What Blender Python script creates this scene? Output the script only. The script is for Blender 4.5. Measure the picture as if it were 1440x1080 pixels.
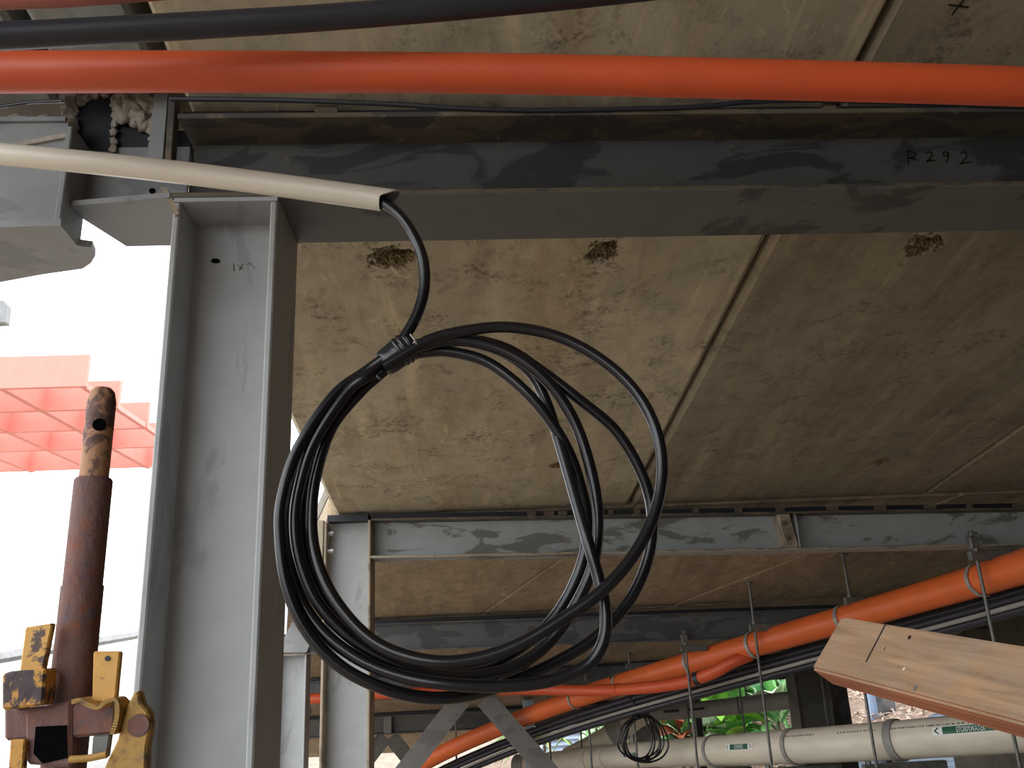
import bpy, bmesh, math, random
import numpy as np
from mathutils import Vector, Matrix, noise

for o in list(bpy.data.objects): bpy.data.objects.remove(o)
S = bpy.context.scene
COL = S.collection
rnd = random.Random(7)

# ------------------------------------------------------------------ camera
F = 1165.0                                   # focal length in pixels of the 1440 frame
up = np.array([-180.0, 3790.0, -1165.0]); up /= np.linalg.norm(up)
fw = np.array([-62.0, 0.0, -1165.0]); fw[1] = -(up[0]*fw[0] + up[2]*fw[2])/up[1]; fw /= np.linalg.norm(fw)
RM = np.array([np.cross(fw, up), fw, up])
CAM = np.array([0.0, 0.0, 1.6])
cam = bpy.data.cameras.new('camera'); camo = bpy.data.objects.new('camera', cam); COL.objects.link(camo)
cam.sensor_fit = 'HORIZONTAL'; cam.sensor_width = 36.0; cam.lens = F/1440*36.0
cam.clip_start = 0.05; cam.clip_end = 300
camo.matrix_world = Matrix.Translation(CAM) @ Matrix([list(r) for r in RM]).to_4x4()
S.camera = camo

# ------------------------------------------------------------------ sky, exposure
w = bpy.data.worlds.new('sky'); S.world = w; w.use_nodes = True
bg = w.node_tree.nodes['Background']
bg.inputs[0].default_value = (0.93, 0.965, 1.0, 1); bg.inputs[1].default_value = 1.0
S.view_settings.view_transform = 'Standard'; S.view_settings.look = 'None'
S.view_settings.gamma = 1.0; S.view_settings.use_curve_mapping = False
S.view_settings.exposure = 1.9

# ------------------------------------------------------------------ pixel helpers
def ray(x, y): return RM @ np.array([x-720.0, 540.0-y, -F])
def P(x, y, Y):
    d = ray(x, y); return Vector(CAM + d*(Y/d[1]))
def PZ(x, y, Z):
    d = ray(x, y); return Vector(CAM + d*((Z-CAM[2])/d[2]))
def PD(x, y, depth): return Vector(CAM + ray(x, y)*(depth/F))
ZB = [(2.19, 3.10), (5.87, 2.467), (8.75, 1.846), (11.45, 1.22), (14.15, .56), (20.0, -.70)]
def bay(b):
    (y0, z0), (y1, z1) = ZB[b], ZB[b+1]; s = (z1-z0)/(y1-y0); return z0-s*y0, s
def slab_z(Y, b):
    a, s = bay(b); return a+s*Y
def PS(x, y, b):
    a, s = bay(b); d = ray(x, y); t = (a-CAM[2]+s*CAM[1])/(d[2]-s*d[1]); return Vector(CAM+d*t)
def ground_z(Y): return 0.0 if Y < 2.5 else -.2*(Y-2.5)

# ------------------------------------------------------------------ materials
def lin(c): return tuple(((v/12.92) if v <= .04045 else ((v+.055)/1.055)**2.4) for v in c)
def nodes_of(name):
    m = bpy.data.materials.new(name); m.use_nodes = True
    return m, m.node_tree, m.node_tree.nodes['Principled BSDF']
class NT:
    def __init__(s, nt): s.nt = nt; s.co = None
    def n(s, t, **kw):
        nd = s.nt.nodes.new(t)
        for k, v in kw.items(): setattr(nd, k, v)
        return nd
    def l(s, a, b): s.nt.links.new(a, b)
    def coord(s, scale=(1, 1, 1)):
        if s.co is None: s.co = s.n('ShaderNodeNewGeometry')
        mp = s.n('ShaderNodeMapping'); mp.inputs['Scale'].default_value = scale
        s.l(s.co.outputs['Position'], mp.inputs['Vector']); return mp.outputs[0]
    def noise(s, scale, detail=4, rough=.6, sc=(1, 1, 1), dist=0):
        t = s.n('ShaderNodeTexNoise'); t.inputs['Scale'].default_value = scale; t.inputs['Detail'].default_value = detail
        t.inputs['Roughness'].default_value = rough; t.inputs['Distortion'].default_value = dist
        s.l(s.coord(sc), t.inputs['Vector']); return t.outputs['Fac']
    def ramp(s, fac, a, b):
        r = s.n('ShaderNodeMapRange'); r.inputs['From Min'].default_value = a; r.inputs['From Max'].default_value = b
        s.l(fac, r.inputs['Value']); return r.outputs[0]
    def mix(s, fac, c1, c2, mode='MIX'):
        m = s.n('ShaderNodeMix', data_type='RGBA', blend_type=mode)
        if isinstance(fac, (int, float)): m.inputs[0].default_value = fac
        else: s.l(fac, m.inputs[0])
        for c, i in ((c1, 6), (c2, 7)):
            if isinstance(c, tuple): m.inputs[i].default_value = (*c[:3], 1)
            else: s.l(c, m.inputs[i])
        return m.outputs[2]
    def bump(s, h, strength, dist, bsdf):
        b = s.n('ShaderNodeBump'); b.inputs['Strength'].default_value = strength; b.inputs['Distance'].default_value = dist
        s.l(h, b.inputs['Height']); s.l(b.outputs[0], bsdf.inputs['Normal'])

def simple(name, c, rough=.6, metal=0, var=.25, scale=6, bump=0.0, bscale=60, sc=(1, 1, 1), spec=.5):
    m, nt, b = nodes_of(name); t = NT(nt)
    f = t.ramp(t.noise(scale, 5, .6, sc), .3, .7)
    t.l(t.mix(f, tuple(v*(1-var) for v in c), tuple(min(1, v*(1+var)) for v in c)), b.inputs['Base Color'])
    b.inputs['Roughness'].default_value = rough; b.inputs['Metallic'].default_value = metal
    b.inputs['Specular IOR Level'].default_value = spec
    if bump: t.bump(t.noise(bscale, 4, .6, sc), bump, .01, b)
    return m
def chipped(name, paint, under, scale, thr, soft=.04, rough=.65, bump=.3, under2=None, sc=(1, 1, 1)):
    m, nt, b = nodes_of(name); t = NT(nt)
    f = t.ramp(t.noise(scale, 6, .65, sc, .4), thr-soft, thr+soft)
    pv = t.mix(t.noise(scale*.35, 3), tuple(v*.75 for v in paint), paint)
    uv = t.mix(t.ramp(t.noise(scale*2.2, 4), .35, .65), under, under2 or tuple(v*.55 for v in under))
    t.l(t.mix(f, uv, pv), b.inputs['Base Color']); b.inputs['Roughness'].default_value = rough
    t.bump(t.noise(scale*3, 5), bump, .004, b); return m
def concrete(name, c, stain, dark, attr=False, str_=.25):
    m, nt, b = nodes_of(name); t = NT(nt)
    big = t.ramp(t.noise(1.3, 4, .6, (1.6, .5, 1), .6), .35, .68)
    col = t.mix(big, tuple(v*.72 for v in c), c)
    streak = t.ramp(t.noise(2.2, 3, .5, (2.2, .25, 1), .3), .5, .72)
    col = t.mix(streak, col, stain)
    ds = t.ramp(t.noise(3.1, 5, .6, (1.9, .28, 1), .5), .53, .64)
    dm = t.n('ShaderNodeMath', operation='MULTIPLY'); t.l(ds, dm.inputs[0]); dm.inputs[1].default_value = .55
    col = t.mix(dm.outputs[0], col, tuple(v*k_ for v, k_ in zip(c, (.58, .53, .47))))
    ps = t.ramp(t.noise(4.3, 4, .55, (2.4, .22, 1), .4), .60, .70)
    pm = t.n('ShaderNodeMath', operation='MULTIPLY'); t.l(ps, pm.inputs[0]); pm.inputs[1].default_value = .5
    col = t.mix(pm.outputs[0], col, tuple(min(1, v*k_) for v, k_ in zip(c, (1.3, 1.25, 1.1))))
    pat = t.ramp(t.noise(4.5, 8, .72, (1, 1, 1), .6), .50, .64)
    cl_ = t.ramp(t.noise(7.5, 6, .7, (1.2, 1, 1), .6), .46, .68)
    cm = t.n('ShaderNodeMath', operation='MULTIPLY'); t.l(cl_, cm.inputs[0]); cm.inputs[1].default_value = .6
    col = t.mix(cm.outputs[0], col, tuple(v*.5 for v in c))
    fine = t.ramp(t.noise(38, 6, .75), .45, .58)
    mm = t.n('ShaderNodeMath', operation='MULTIPLY'); t.l(pat, mm.inputs[0]); t.l(fine, mm.inputs[1])
    m2 = t.n('ShaderNodeMath', operation='MULTIPLY'); t.l(mm.outputs[0], m2.inputs[0]); m2.inputs[1].default_value = .9
    col = t.mix(m2.outputs[0], col, dark)
    pal = t.ramp(t.noise(7, 7, .7, (1.6, 1, 1), 1.5), .60, .68)
    m3 = t.n('ShaderNodeMath', operation='MULTIPLY'); t.l(pal, m3.inputs[0]); m3.inputs[1].default_value = .35
    col = t.mix(m3.outputs[0], col, tuple(min(1, v*1.5) for v in c))
    if attr:
        a = t.n('ShaderNodeAttribute', attribute_name='crater')
        cr = t.mix(t.ramp(t.noise(70, 5, .7), .38, .62), (.045, .03, .018), (.28, .2, .1))
        col = t.mix(a.outputs['Fac'], col, cr)
    t.l(col, b.inputs['Base Color']); b.inputs['Roughness'].default_value = .88
    t.bump(t.noise(55, 7, .7), str_, .008, b); return m
def steel(name, c, wet, thr, rough=.55, sc=(1.0, 1, 2.2), dust=(.2, .16, .11), dthr=.62):
    m, nt, b = nodes_of(name); t = NT(nt)
    f = t.ramp(t.noise(2.6, 6, .6, sc, .8), thr-.02, thr+.02)
    base = t.mix(t.noise(9, 4), tuple(v*.8 for v in c), tuple(v*1.15 for v in c))
    col = t.mix(f, base, wet)
    d = t.ramp(t.noise(11, 8, .75, (1, 1, 1), .5), dthr, dthr+.12)
    col = t.mix(d, col, dust)
    t.l(col, b.inputs['Base Color']); b.inputs['Roughness'].default_value = rough
    t.bump(t.noise(80, 5), .12, .003, b); return m

M = {}
M['conc'] = concrete('precast_concrete', (.56, .49, .36), (.45, .36, .235), (.13, .10, .07), attr=True)
M['conc_dark'] = concrete('dimmed_precast_concrete', (.33, .28, .205), (.35, .285, .195), (.12, .09, .06), attr=True)  # darker copy of the precast, painting the light's falloff to the right
M['conc_warm'] = concrete('warm_concrete', (.44, .35, .24), (.46, .35, .22), (.15, .10, .065), attr=True)
M['conc_grey'] = concrete('grey_concrete', (.30, .31, .29), (.24, .26, .25), (.12, .12, .11))
M['walldark'] = simple('dark_retaining_wall', (.09, .075, .055), .95, var=.3, scale=3, bump=.5, bscale=14)
M['light_seal'] = simple('light_seal_concrete', (.2, .18, .15), .9)
M['mortar'] = simple('mortar', (.36, .32, .27), .95, bump=.8, bscale=50)
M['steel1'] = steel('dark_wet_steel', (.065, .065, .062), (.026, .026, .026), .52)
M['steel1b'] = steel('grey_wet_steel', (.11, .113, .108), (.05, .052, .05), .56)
M['steel2'] = steel('light_grey_steel', (.33, .35, .34), (.15, .15, .135), .55, sc=(.7, 1, 2))
M['steel3'] = steel('charcoal_steel', (.12, .12, .12), (.07, .07, .072), .52)
M['col'] = steel('primed_column_steel', (.37, .38, .385), (.29, .30, .31), .58, sc=(1.6, 1, .5), dthr=.7, dust=(.36, .36, .35))
M['edge'] = steel('rusty_flange_edge', (.33, .27, .19), (.2, .16, .12), .55, dust=(.4, .32, .2), sc=(2, 2, 2))
M['edge_dk'] = steel('rust_stained_flange', (.12, .095, .065), (.06, .055, .05), .52, dust=(.26, .22, .16), sc=(1.4, 3, 3), dthr=.58)
M['plate'] = steel('weathered_plate', (.24, .245, .25), (.18, .185, .19), .55, dthr=.68)
M['black'] = simple('gap_shade_black', (.012, .012, .018), .6)  # flat black painted for the shade in gaps, pockets and holes
M['packer'] = simple('packer', (.11, .085, .06), .9)
M['orange'] = simple('orange_pvc', (.70, .135, .03), .42, var=.08, scale=5)
M['orange2'] = simple('orange_conduit', (.60, .088, .025), .45, var=.08, scale=5)
M['blackpipe'] = simple('black_poly_pipe', (.022, .022, .03), .4, var=.15)
M['beige'] = simple('beige_pvc', (.60, .55, .46), .38, var=.06, scale=4)
M['inner'] = simple('conduit_bore', (.10, .10, .11), .6)
M['storm'] = simple('cream_pvc', (.66, .60, .48), .4, var=.07, scale=3, sc=(3, .5, 3))
M['stormgrey'] = simple('grey_pvc', (.27, .26, .24), .5, var=.1)
M['strap'] = simple('galvanised_strap', (.34, .33, .31), .5, .3)
M['galv'] = simple('galvanised_steel', (.15, .15, .14), .5, .4, var=.3, scale=20)
M['tape'] = simple('black_tape', (.015, .015, .017), .25, var=.1)
M['rust'] = chipped('rusted_tube', (.20, .115, .10), (.24, .09, .05), 24, .5, .10, .85, .8, (.12, .085, .10))
M['rustpaint'] = chipped('rusted_painted_tube', (.46, .24, .13), (.15, .075, .06), 26, .5, .03, .7, .5)
M['yellow'] = chipped('chipped_yellow_paint', (.74, .40, .09), (.13, .07, .055), 26, .425, .02, .55, .3)
M['yellow2'] = chipped('worn_yellow_paint', (.66, .33, .06), (.07, .04, .045), 30, .50, .03, .6, .4)
M['yellow3'] = chipped('dirty_yellow_paint', (.48, .27, .06), (.13, .09, .06), 14, .42, .06, .6, .4)
M['redform'] = simple('red_formwork', (.80, .25, .20), .6, var=.05)
M['white'] = simple('white_hoarding', (.8, .8, .8), .6, var=.03)
M['capgrey'] = simple('grey_capping', (.22, .22, .22), .6)
M['soil'] = simple('site_ground', (.26, .21, .155), .95, var=.3, scale=2, bump=.6, bscale=12)
M['bank'] = simple('bark_soil', (.22, .15, .11), .95, var=.4, scale=8, bump=.8, bscale=20)
M['chip'] = simple('bark_chips', (.5, .38, .3), .9, var=.6, scale=30)
M['fence'] = simple('blue_grey_sheet', (.36, .44, .56), .5, var=.1)
M['trunk'] = simple('stem', (.2, .14, .08), .9)
M['leaf_a'] = simple('bright_leaf', (.30, .62, .09), .45, var=.35, scale=5)
M['leaf_b'] = simple('mid_leaf', (.19, .45, .14), .4, var=.4, scale=4)
M['leaf_c'] = simple('pale_leaf', (.52, .72, .44), .4, var=.35, scale=4)
M['leaf_d'] = simple('dark_leaf', (.05, .19, .06), .35, var=.4, scale=4)
M['leaf_e'] = simple('yellow_leaf', (.8, .75, .25), .5, var=.3, scale=4)
M['leaf_f'] = simple('red_tinged_leaf', (.50, .16, .08), .5, var=.3, scale=4)
M['signgreen'] = simple('sign_green', (.012, .10, .05), .4, var=.03)
M['signwhite'] = simple('sign_white', (.82, .82, .80), .4, var=.02)
M['void'] = simple('deep_hole', (.004, .004, .005), 1.0, var=.02, spec=0)  # matt black painted for the shade inside bolt holes and the socket
M['ink'] = simple('marker_ink', (.006, .006, .006), .5, var=.02)
M['greymark'] = simple('printed_grey', (.2, .19, .17), .6)
M['boltm'] = simple('bolt_steel', (.45, .44, .42), .4, .6)
M['bluepost'] = simple('pale_blue_post', (.42, .55, .80), .5, var=.05)
M['browncol'] = steel('brown_grey_steel', (.105, .10, .085), (.075, .07, .06), .55, dust=(.16, .14, .11))
M['brace'] = steel('brace_steel', (.19, .185, .17), (.14, .135, .125), .55, dust=(.24, .22, .18))
def timber_mat():
    m, nt, b = nodes_of('weathered_timber'); t = NT(nt)
    co = t.n('ShaderNodeTexCoord'); mp = t.n('ShaderNodeMapping'); mp.inputs['Scale'].default_value = (1.2, 14, 14)
    t.l(co.outputs['Object'], mp.inputs['Vector'])
    g = t.n('ShaderNodeTexNoise'); g.inputs['Scale'].default_value = 5; g.inputs['Detail'].default_value = 7; g.inputs['Distortion'].default_value = .8
    t.l(mp.outputs[0], g.inputs['Vector'])
    a = t.n('ShaderNodeAttribute', attribute_name='face_kind')
    c1 = t.mix(t.ramp(g.outputs['Fac'], .3, .7), (.20, .115, .06), (.36, .225, .125))
    c1 = t.mix(t.ramp(t.noise(22, 6, .7), .42, .85), c1, (.26, .20, .15))
    c1 = t.mix(t.ramp(t.noise(14, 4), .62, .80), c1, (.36, .19, .08))
    c2 = t.mix(t.ramp(g.outputs['Fac'], .3, .7), (.20, .058, .022), (.40, .14, .055))
    t.l(t.mix(a.outputs['Fac'], c1, c2), b.inputs['Base Color']); b.inputs['Roughness'].default_value = .8
    t.bump(g.outputs['Fac'], .35, .004, b); return m
M['timber'] = timber_mat()
def cable_mat():
    m, nt, b = nodes_of('black_cable_sheath'); t = NT(nt)
    t.l(t.mix(t.noise(30, 3), (.004, .004, .006), (.010, .010, .013)), b.inputs['Base Color'])
    b.inputs['Roughness'].default_value = .24; t.bump(t.noise(220, 3), .10, .002, b); return m
M['cable'] = cable_mat()

# ------------------------------------------------------------------ mesh helpers
class MB:
    def __init__(s): s.v = []; s.f = []; s.attr = {}
    def add(s, vs, fs):
        o = len(s.v); s.v += [Vector(v) for v in vs]; s.f += [tuple(i+o for i in f) for f in fs]; return s
    def box(s, x0, x1, y0, y1, z0, z1):
        return s.hexa([(x0, y0, z0), (x1, y0, z0), (x1, y1, z0), (x0, y1, z0)], [(x0, y0, z1), (x1, y0, z1), (x1, y1, z1), (x0, y1, z1)])
    def hexa(s, a, b):
        n = len(a)
        fs = [tuple(reversed(range(n))), tuple(range(n, 2*n))] + [(i, (i+1) % n, n+(i+1) % n, n+i) for i in range(n)]
        return s.add(list(a)+list(b), fs)
    def prism(s, poly, off):
        off = Vector(off); return s.hexa([Vector(p) for p in poly], [Vector(p)+off for p in poly])
    def obox(s, c, ax, ay, az):
        c, ax, ay, az = map(Vector, (c, ax, ay, az))
        lo = [c-ax-ay-az, c+ax-ay-az, c+ax+ay-az, c-ax+ay-az]
        return s.hexa(lo, [p+2*az for p in lo])
    def bar(s, a, b, wdt, thk, side=None):
        a, b = Vector(a), Vector(b); d = (b-a); L = d.length; d.normalize()
        sd = Vector(side) if side else (d.cross(Vector((0, 0, 1))) if abs(d.z) < .95 else Vector((1, 0, 0)))
        sd = (sd - d*sd.dot(d)).normalized(); n = d.cross(sd)
        return s.obox((a+b)/2, d*L/2, sd*wdt/2, n*thk/2)
    def tube(s, pts, r, n=14, cap=True, inner=None):
        pts = [Vector(p) for p in pts]; k = len(pts); rs = r if isinstance(r, (list, tuple)) else [r]*k
        tang = [((pts[min(i+1, k-1)]-pts[max(i-1, 0)]).normalized()) for i in range(k)]
        t0 = tang[0]; nrm = t0.cross(Vector((0, 0, 1)) if abs(t0.z) < .9 else Vector((1, 0, 0))).normalized()
        vs = []
        for i in range(k):
            nrm = (nrm - tang[i]*nrm.dot(tang[i])).normalized(); bn = tang[i].cross(nrm)
            for j in range(n):
                a = 2*math.pi*j/n; vs.append(pts[i]+(nrm*math.cos(a)+bn*math.sin(a))*rs[i])
        fs = [(i*n+j, i*n+(j+1) % n, (i+1)*n+(j+1) % n, (i+1)*n+j) for i in range(k-1) for j in range(n)]
        if cap: fs += [tuple(reversed(range(n))), tuple(range((k-1)*n, k*n))]
        return s.add(vs, fs)
    def blob(s, c, r, amp=.25, freq=14, sub=3, sq=(1, 1, 1), seed=0):
        bm = bmesh.new(); bmesh.ops.create_icosphere(bm, subdivisions=sub, radius=1)
        vs = []
        for v in bm.verts:
            d = v.co.normalized(); q = 1+amp*noise.noise(d*freq*.12+Vector((seed*3.1, seed, 0)))*2
            vs.append(Vector(c)+Vector((d.x*sq[0], d.y*sq[1], d.z*sq[2]))*r*q)
        fs = [tuple(v.index for v in f.verts) for f in bm.faces]; bm.free(); return s.add(vs, fs)
    def cyl(s, a, b, r, n=16): return s.tube([a, b], r, n)

def wpos(o):
    p = Vector((0, 0, 0))
    while o is not None: p += o.location; o = o.parent
    return p
def obj(name, mb, mat, parent=None, smooth=False, bevel=0, seg=1, label=None, origin=None):
    me = bpy.data.meshes.new(name)
    off = wpos(parent) if parent else Vector((0, 0, 0))
    org = Vector(origin) if origin is not None else off
    me.from_pydata([v-org for v in mb.v], [], mb.f); me.update()
    bm = bmesh.new(); bm.from_mesh(me); bmesh.ops.recalc_face_normals(bm, faces=bm.faces); bm.to_mesh(me); bm.free()
    if smooth:
        for p in me.polygons: p.use_smooth = True
        if smooth != 2:
         try: me.set_sharp_from_angle(angle=math.radians(40))
         except Exception: pass
    me.materials.append(M[mat] if isinstance(mat, str) else mat)
    o = bpy.data.objects.new(name, me); COL.objects.link(o); o.parent = parent; o.location = org-off
    if bevel:
        b = o.modifiers.new('bevel', 'BEVEL'); b.width = bevel; b.segments = seg; b.limit_method = 'ANGLE'
    if label: o['label'] = label
    return o
def thing(name, loc, label=None, cat=None, group=None, kind=None):
    o = bpy.data.objects.new(name, None); COL.objects.link(o); o.location = loc; o.empty_display_size = .1
    return tag(o, label, cat, group, kind)
def tag(o, label=None, cat=None, group=None, kind=None):
    if label: o['label'] = label
    if cat: o['category'] = cat
    if group: o['group'] = group
    if kind: o['kind'] = kind
    return o
def spline(pts, per=8, closed=False):
    pts = [Vector(p) for p in pts]; out = []; n = len(pts)
    for i in range(n-1):
        p0, p1, p2, p3 = pts[max(i-1, 0)], pts[i], pts[i+1], pts[min(i+2, n-1)]
        for k in range(per):
            t = k/per
            out.append(.5*((2*p1)+(-p0+p2)*t+(2*p0-5*p1+4*p2-p3)*t*t+(-p0+3*p1-3*p2+p3)*t**3))
    out.append(pts[-1]); return out

# ================================================================== STRUCTURE
# ---- ground (not seen by the camera, catches and returns the daylight)
g = MB(); ys = [-10, 2.5, 8, 14, 24, 60]; xs = [-60, -20, -2, 3, 60]
for y in ys:
    for x in xs: g.v.append(Vector((x, y, max(ground_z(y), -4.3)-.0)))
n = len(xs)
g.f = [(j*n+i, j*n+i+1, (j+1)*n+i+1, (j+1)*n+i) for j in range(len(ys)-1) for i in range(n-1)]
tag(obj('floor', g, 'soil'), 'brown site ground falling away under the ramp', None, None, 'structure')

# ---- ramp soffit: precast panels under one added, unseen topping
ceil = thing('ceiling', (0, 0, 3.1), 'underside of a precast concrete ramp sloping down between steel beams', None, None, 'structure')
CR = [(-.239, 2.855, .095, .072, .022), (.553, 2.835, .066, .066, .020), (1.818, 2.83, .075, .07, .02), (.58, 5.035, .055, .055, .012), (2.72, 5.171, .055, .065, .012)]
def axis_list(a, b, step, dense, fine):
    vals = set(round(a+(b-a)*i/max(1, int((b-a)/step)), 4) for i in range(max(1, int((b-a)/step))+1))
    for c, r in dense:
        q = c-r*1.7
        while q < c+r*1.7:
            if a < q < b: vals.add(round(q, 4))
            q += fine
    return sorted(vals)
def panel(poly, b, mat, grid=False, thick=.16):
    """poly: plan corners (x,y) of a four-sided panel, under side on bay plane b"""
    mb = MB()
    bot = [Vector((x, y, slab_z(y, b))) for x, y in poly]; top = [v+Vector((0, 0, thick)) for v in bot]
    if not grid:
        mb.hexa(bot, top); o = obj('slab_panel', mb, mat, ceil, bevel=.014)
        return o
    x0, x1 = poly[0][0], poly[1][0]; y0, y1 = poly[0][1], poly[2][1]
    cs = [c for c in CR if x0 < c[0] < x1 and y0 < c[1] < y1]
    ch = .026
    xs = [x0]+axis_list(x0+ch, x1-ch, .09, [(c[0], c[2]) for c in cs], .006)+[x1]
    yy = [y0]+axis_list(y0+ch, y1-ch, .12, [(c[1], c[3]) for c in cs], .006)+[y1]
    at = []
    for y in yy:
        for x in xs:
            z = slab_z(y, b); h = 0; k = 0
            if x in (x0, x1) or y in (y0, y1): h = ch*.8
            for cx, cy, rx, ry, dp in cs:
                dx, dy = (x-cx)/rx, (y-cy)/ry
                d = math.hypot(dx, dy) + .55*noise.noise(Vector((x*26, y*26, 3))) + .35*noise.noise(Vector((x*70, y*70, 5)))
                if d < 1:
                    q = min(1, (1-d)*2.2); k = max(k, min(1, (1-d)*5))
                    h += dp*q*(.75+.7*noise.noise(Vector((x*90, y*90, 1))))
                    hx, hy = (x-cx-rx*.35)/(rx*.42), (y-cy+ry*.35)/(ry*.3)
                    if hx*hx+hy*hy < 1: h += .05
            mb.v.append(Vector((x, y, z+h))); at.append(k)
    nx, ny = len(xs), len(yy)
    mb.f = [(j*nx+i, j*nx+i+1, (j+1)*nx+i+1, (j+1)*nx+i) for j in range(ny-1) for i in range(nx-1)]
    ring = [i for i in range(nx)]+[j*nx+nx-1 for j in range(1, ny)]+[(ny-1)*nx+i for i in range(nx-2, -1, -1)]+[j*nx for j in range(ny-2, 0, -1)]
    base = len(mb.v)
    for i in ring: mb.v.append(Vector((mb.v[i].x, mb.v[i].y, slab_z(mb.v[i].y, b)+thick))); at.append(0)
    R = len(ring); mb.f += [(ring[i], ring[(i+1) % R], base+(i+1) % R, base+i) for i in range(R)] + [tuple(base+i for i in range(R))]
    o = obj('slab_panel', mb, mat, ceil)
    a = o.data.attributes.new('crater', 'FLOAT', 'POINT'); a.data.foreach_set('value', at)
    return o
def rect(x0, x1, y0, y1): return [(x0, y0), (x1, y0), (x1, y1), (x0, y1)]
J = .011
# bay above the camera
for x0, x1, mt in ((-.765, 1.18-J, 'conc'), (1.18+J, 3.30-J, 'conc_dark'), (3.30+J, 5.45, 'conc_dark'), (5.47, 7.6, 'conc_dark')):
    panel(rect(x0, x1, -7.0, 2.20-J), 0, mt)
for x0, x1, y1 in ((-1.075, -.815, 2.03), (-1.42, -1.125, 2.10), (-1.8, -1.45, 2.10)):
    o = panel(rect(x0, x1, -7.0, y1), 0, 'conc_grey')
# bay between first and second beam
panel(rect(-.895, 1.18-J, 2.20+J, 5.87-J), 0, 'conc', True)
panel(rect(1.18+J, 3.36-J, 2.20+J, 5.87-J), 0, 'conc_dark', True)
panel([(3.36+J*.4, 2.21), (5.5, 2.21), (5.6, 5.86), (3.36+J*.4, 5.86)], 0, 'conc_dark')
panel([(5.53, 2.21), (7.6, 2.21), (7.6, 5.86), (5.63, 5.86)], 0, 'conc_dark')
# curved bays: skewed joints
def skew(b, y0, y1, cuts, mat):
    for i in range(len(cuts)-1):
        (a0, a1), (c0, c1) = cuts[i], cuts[i+1]
        panel([(a0+J*.7, y0), (c0-J*.7, y0), (c1-J*.7, y1), (a1+J*.7, y1)], b, mat)
skew(1, 5.88, 8.74, [(-.96, -1.9), (1.24, .14), (3.66, 2.12), (6.29, 6.29)], 'conc_warm')
skew(2, 8.76, 11.44, [(-2.1, -3.2), (.1, -1.1), (2.15, 1.0), (6.29, 6.2)], 'conc_warm')
skew(3, 11.46, 14.14, [(-3.1, -4.4), (-1.0, -2.3), (1.1, -.2), (4.5, 2.6)], 'conc_warm')
skew(4, 14.16, 19.9, [(-4.3, -7.2), (-2.2, -5.0), (-.1, -2.6), (1.1, -.8)], 'conc_warm')
tp = MB()  # unseen slab added over the panels so no sky light leaks through joints
def light_seal(poly, b):
    lo = [Vector((x, y, slab_z(y, b)+.162)) for x, y in poly]; tp.hexa(lo, [v+Vector((0, 0, .12)) for v in lo])
light_seal(rect(-1.8, 7.6, -7.0, 2.2), 0); light_seal(rect(-1.8, -.8, 2.2, 2.34), 0); light_seal(rect(-.89, 7.6, 2.2, 5.87), 0)
light_seal([(-.95, 5.87), (6.5, 5.87), (6.5, 8.75), (-1.9, 8.75)], 1)
light_seal([(-2.1, 8.75), (6.5, 8.75), (6.5, 11.45), (-3.2, 11.45)], 2)
light_seal([(-3.1, 11.45), (4.5, 11.45), (2.6, 14.15), (-4.4, 14.15)], 3)
light_seal([(-4.3, 14.15), (1.1, 14.15), (-.8, 19.9), (-7.2, 19.9)], 4)
obj('light_seal', tp, 'light_seal', ceil)
def wall(name, label, x0, x1, y0, y1, z0, z1):
    m = MB(); m.box(x0, x1, y0, y1, z0, z1); tag(obj(name, m, 'walldark'), label, None, None, 'structure')
wall('wall_right_blocker', 'unseen dark wall added to keep daylight off the right side', 7.62, 7.9, -7.2, 5.8, -.7, 4.9)  # unseen wall added to darken the right side
wall('wall_inner', 'dark concrete retaining wall beyond the second beam', 6.3, 6.6, 5.82, 11.5, -2.2, 2.75)
wall('wall_rear_blocker', 'unseen dark wall added to shut out light behind the viewer', -1.8, 7.6, -7.3, -7.02, -.05, 4.9)  # unseen wall added to cut the light from behind the camera
# pencil cross on the panel above the pipe
cx = PS(1348, 8, 0); mk = MB()
for dx, dy in ((.03, .004), (-.004, .028)):
    mk.obox(cx-Vector((0, 0, .0015)), (dx, dy, -.172*dy), Vector((-dy, dx, 0)).normalized()*.0022, (0, 0, .001))
tag(obj('pencil_cross', mk, 'ink', ceil))

# ================================================================== STEEL FRAME
def ibeam(label, x0, x1, zb0, zb1, Y, wd, dp, mats, tf=.016, tw=.012, packs=(), group=None, pk=True):
    t = thing('steel_beam', (x0, Y, zb0), label, 'beam', group)
    def zz(x): return zb0+(zb1-zb0)*(x-x0)/(x1-x0)
    def slab(ya, yb, za, zc):
        m = MB(); m.hexa([(x0, ya, zb0+za), (x1, ya, zb1+za), (x1, yb, zb1+za), (x0, yb, zb0+za)], [(x0, ya, zb0+zc), (x1, ya, zb1+zc), (x1, yb, zb1+zc), (x0, yb, zb0+zc)]); return m
    obj('web', slab(Y+wd/2-tw/2, Y+wd/2+tw/2, tf, dp-tf), mats[0], t)
    fo = obj('bottom_flange', slab(Y, Y+wd, 0, tf), mats[1], t, bevel=.003)
    if len(mats) > 3:
        fo.data.materials.append(M[mats[3]])
        for p in fo.data.polygons:
            if abs(p.normal.y) > .9: p.material_index = 1
    obj('top_flange', slab(Y, Y+wd, dp-tf, dp), mats[2], t, bevel=.003)
    if pk: obj('gap_shade_strip', slab(Y+.045, Y+wd-.04, dp, dp+.036), 'black', t)  # black strip paints the unlit gap under the slab
    for px, pw in packs:
        m = MB(); z = zz(px)+dp; m.box(px-pw/2, px+pw/2, Y+.012, Y+.05, z, z+.03); obj('packer', m, 'packer', t)
    return t, zz
W, D = .285, .268
r1 = random.Random(3)
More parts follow.
